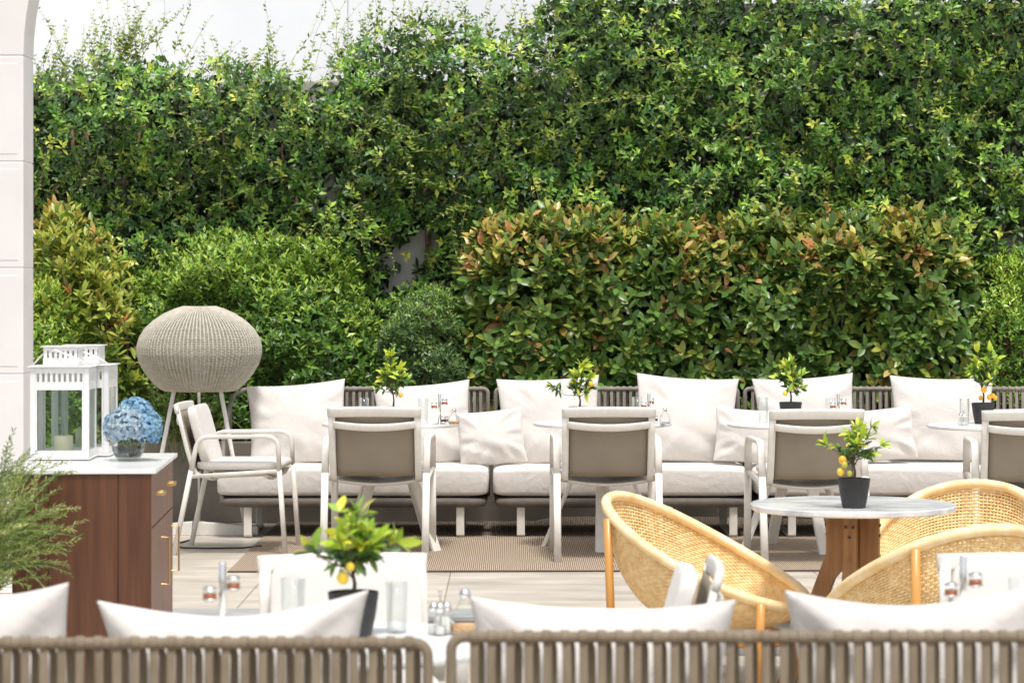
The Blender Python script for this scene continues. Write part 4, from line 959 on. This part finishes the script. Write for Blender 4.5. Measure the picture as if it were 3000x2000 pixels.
tumbler(858, 6.25, LOW+.735, 'tall clear tumbler in the foreground left of the largest citrus plant', h=.14, r_=.030)
tumbler(2990, 6.25, LOW+.735, 'tall clear tumbler at the right edge beside the condiment stand', h=.14, r_=.030)
def condiment(px, Y, z, label, seed, low=True, h=.165, mats=('jam_amber','jam_amber','jam_dark','jam_red')):
    t = thing('condiment_stand', (PX(px, Y), Y, z), seed, label, 'condiment stand', 'chrome condiment stands with little jars')
    MB().lathe([(.0,.0),(.045,.0),(.045,.003),(.008,.006),(0,.006)], 24).build('base', 'chrome', t, smooth=False)
    MB().lathe([(.0085,.004),(.0085,h-.002),(.007,h)], 14).build('rod', 'chrome', t, smooth=True)
    spots = [(.031, 0.2, h*.62, mats[0]), (.031, 2.6, h*.50, mats[1])]
    if low: spots += [(.034, -1.2, .008, mats[2]), (.034, -2.0+.9+1.1, .008, mats[3])]
    for (rr_, a, zz, m) in spots:
        x, y = rr_*math.cos(a), rr_*math.sin(a)
        j = MB().lathe([(.013,0),(.016,.004),(.017,.020),(.014,.024),(.0155,.026),(.0155,.034),(0,.034)], 20, c=(x,y,zz)).build('jar', 'glass', t, smooth=True)
        MB().lathe([(0,.003),(.0145,.004),(.0155,.018),(0,.019)], 18, c=(x,y,zz)).build('jam', m, j, smooth=True)
        MB().lathe([(.0165,.026),(.0165,.033),(.014,.0352),(0,.0352)], 18, c=(x,y,zz)).build('lid', 'chrome', j, smooth=True)
        MB().tube([(x+.018*math.cos(q), y+.018*math.sin(q), zz+.006) for q in np.linspace(0, 2*PI, 20, endpoint=False)], .0015, 5, closed=True).build('holder_ring', 'chrome', t, smooth=True)
    return t
condiment(1288, 14.02, ztb, 'chrome condiment stand with dark and red jam jars on the leftmost back table', 0.3)
condiment(1901, 14.1, ztb, 'chrome condiment stand partly hidden by the second back-view chair', 0.9)
condiment(2456, 14.0, ztb, 'chrome condiment stand with two amber jars right of the citrus with yellow fruits', 0.1)
condiment(652, 6.15, LOW+.735, 'chrome condiment stand with amber jars in the left foreground by the cabinet', .5, h=.19)
condiment(2822, 6.15, LOW+.735, 'chrome condiment stand with amber jars in front of the white chair at the right edge', 0.0, h=.205)
def shaker_set(px, Y, z, label, name, kind):
    t = thing(name, (PX(px, Y), Y, z), 0, label, 'sugar jar' if kind == 'sugar' else 'salt and pepper', None)
    if kind == 'cruet':
        for (x, y) in ((-.014, 0), (.014, .004), (0, -.014)):
            j = MB().lathe([(.010,0),(.0135,.004),(.0125,.035),(.008,.045),(.0095,.050),(.0095,.058),(0,.064)], 16, c=(x,y,0)).build('shaker', 'glass', t, smooth=True)
            MB().lathe([(.0098,.048),(.0102,.058),(.005,.066),(0,.067)], 14, c=(x,y,0)).build('lid', 'chrome', j, smooth=True)
            MB().lathe([(0,.002),(.010,.003),(.010,.018),(0,.019)], 12, c=(x,y,0)).build('salt', 'salt', j, smooth=True)
        MB().tube([(0,0,.0),(0,0,.085)], .002, 6).build('handle', 'chrome', t)
        MB().lathe([(0,-.006),(.006,0),(0,.006)], 12, c=(0,0,.088)).build('knob', 'chrome', t, smooth=True)
    else:
        j = MB().lathe([(.024,0),(.031,.005),(.033,.02),(.028,.042),(.014,.060),(.0115,.066),(.0115,.075)], 24).build('flask', 'glass', t, smooth=True)
        MB().lathe([(0,.003),(.027,.005),(.0295,.020),(0,.022)], 20).build('sugar', kind if kind != 'sugar' else 'sugar', t, smooth=True)
        MB().lathe([(.0125,.070),(.0125,.080),(.008,.088),(0,.090)], 16).build('stopper', 'chrome', t, smooth=True)
    return t
shaker_set(1330, 13.95, ztb, 'clear sugar pourer with a chrome top on the leftmost back table', 'sugar_pourer', 'sugar')
shaker_set(1948, 14.0, ztb, 'clear sugar pourer at the right rim of the second back table', 'sugar_pourer', 'salt')
shaker_set(2497, 13.95, ztb, 'clear sugar pourer right of the amber-jar stand on the third back table', 'sugar_pourer', 'salt')
shaker_set(2822, 13.85, ztb, 'glass salt and pepper set beside the pot of the orange-fruited citrus', 'cruet_set', 'cruet')
shaker_set(1290, 6.26, LOW+.735, 'sparkling glass and chrome salt and pepper set in the foreground between the two sofas', 'cruet_set', 'cruet').scale = (1.15,1.15,1.2)
shaker_set(1362, 6.27, LOW+.735, 'glass flask of brown sugar in the foreground between the two sofas', 'sugar_pourer', 'sugar').scale = (1.2,1.2,1.25)
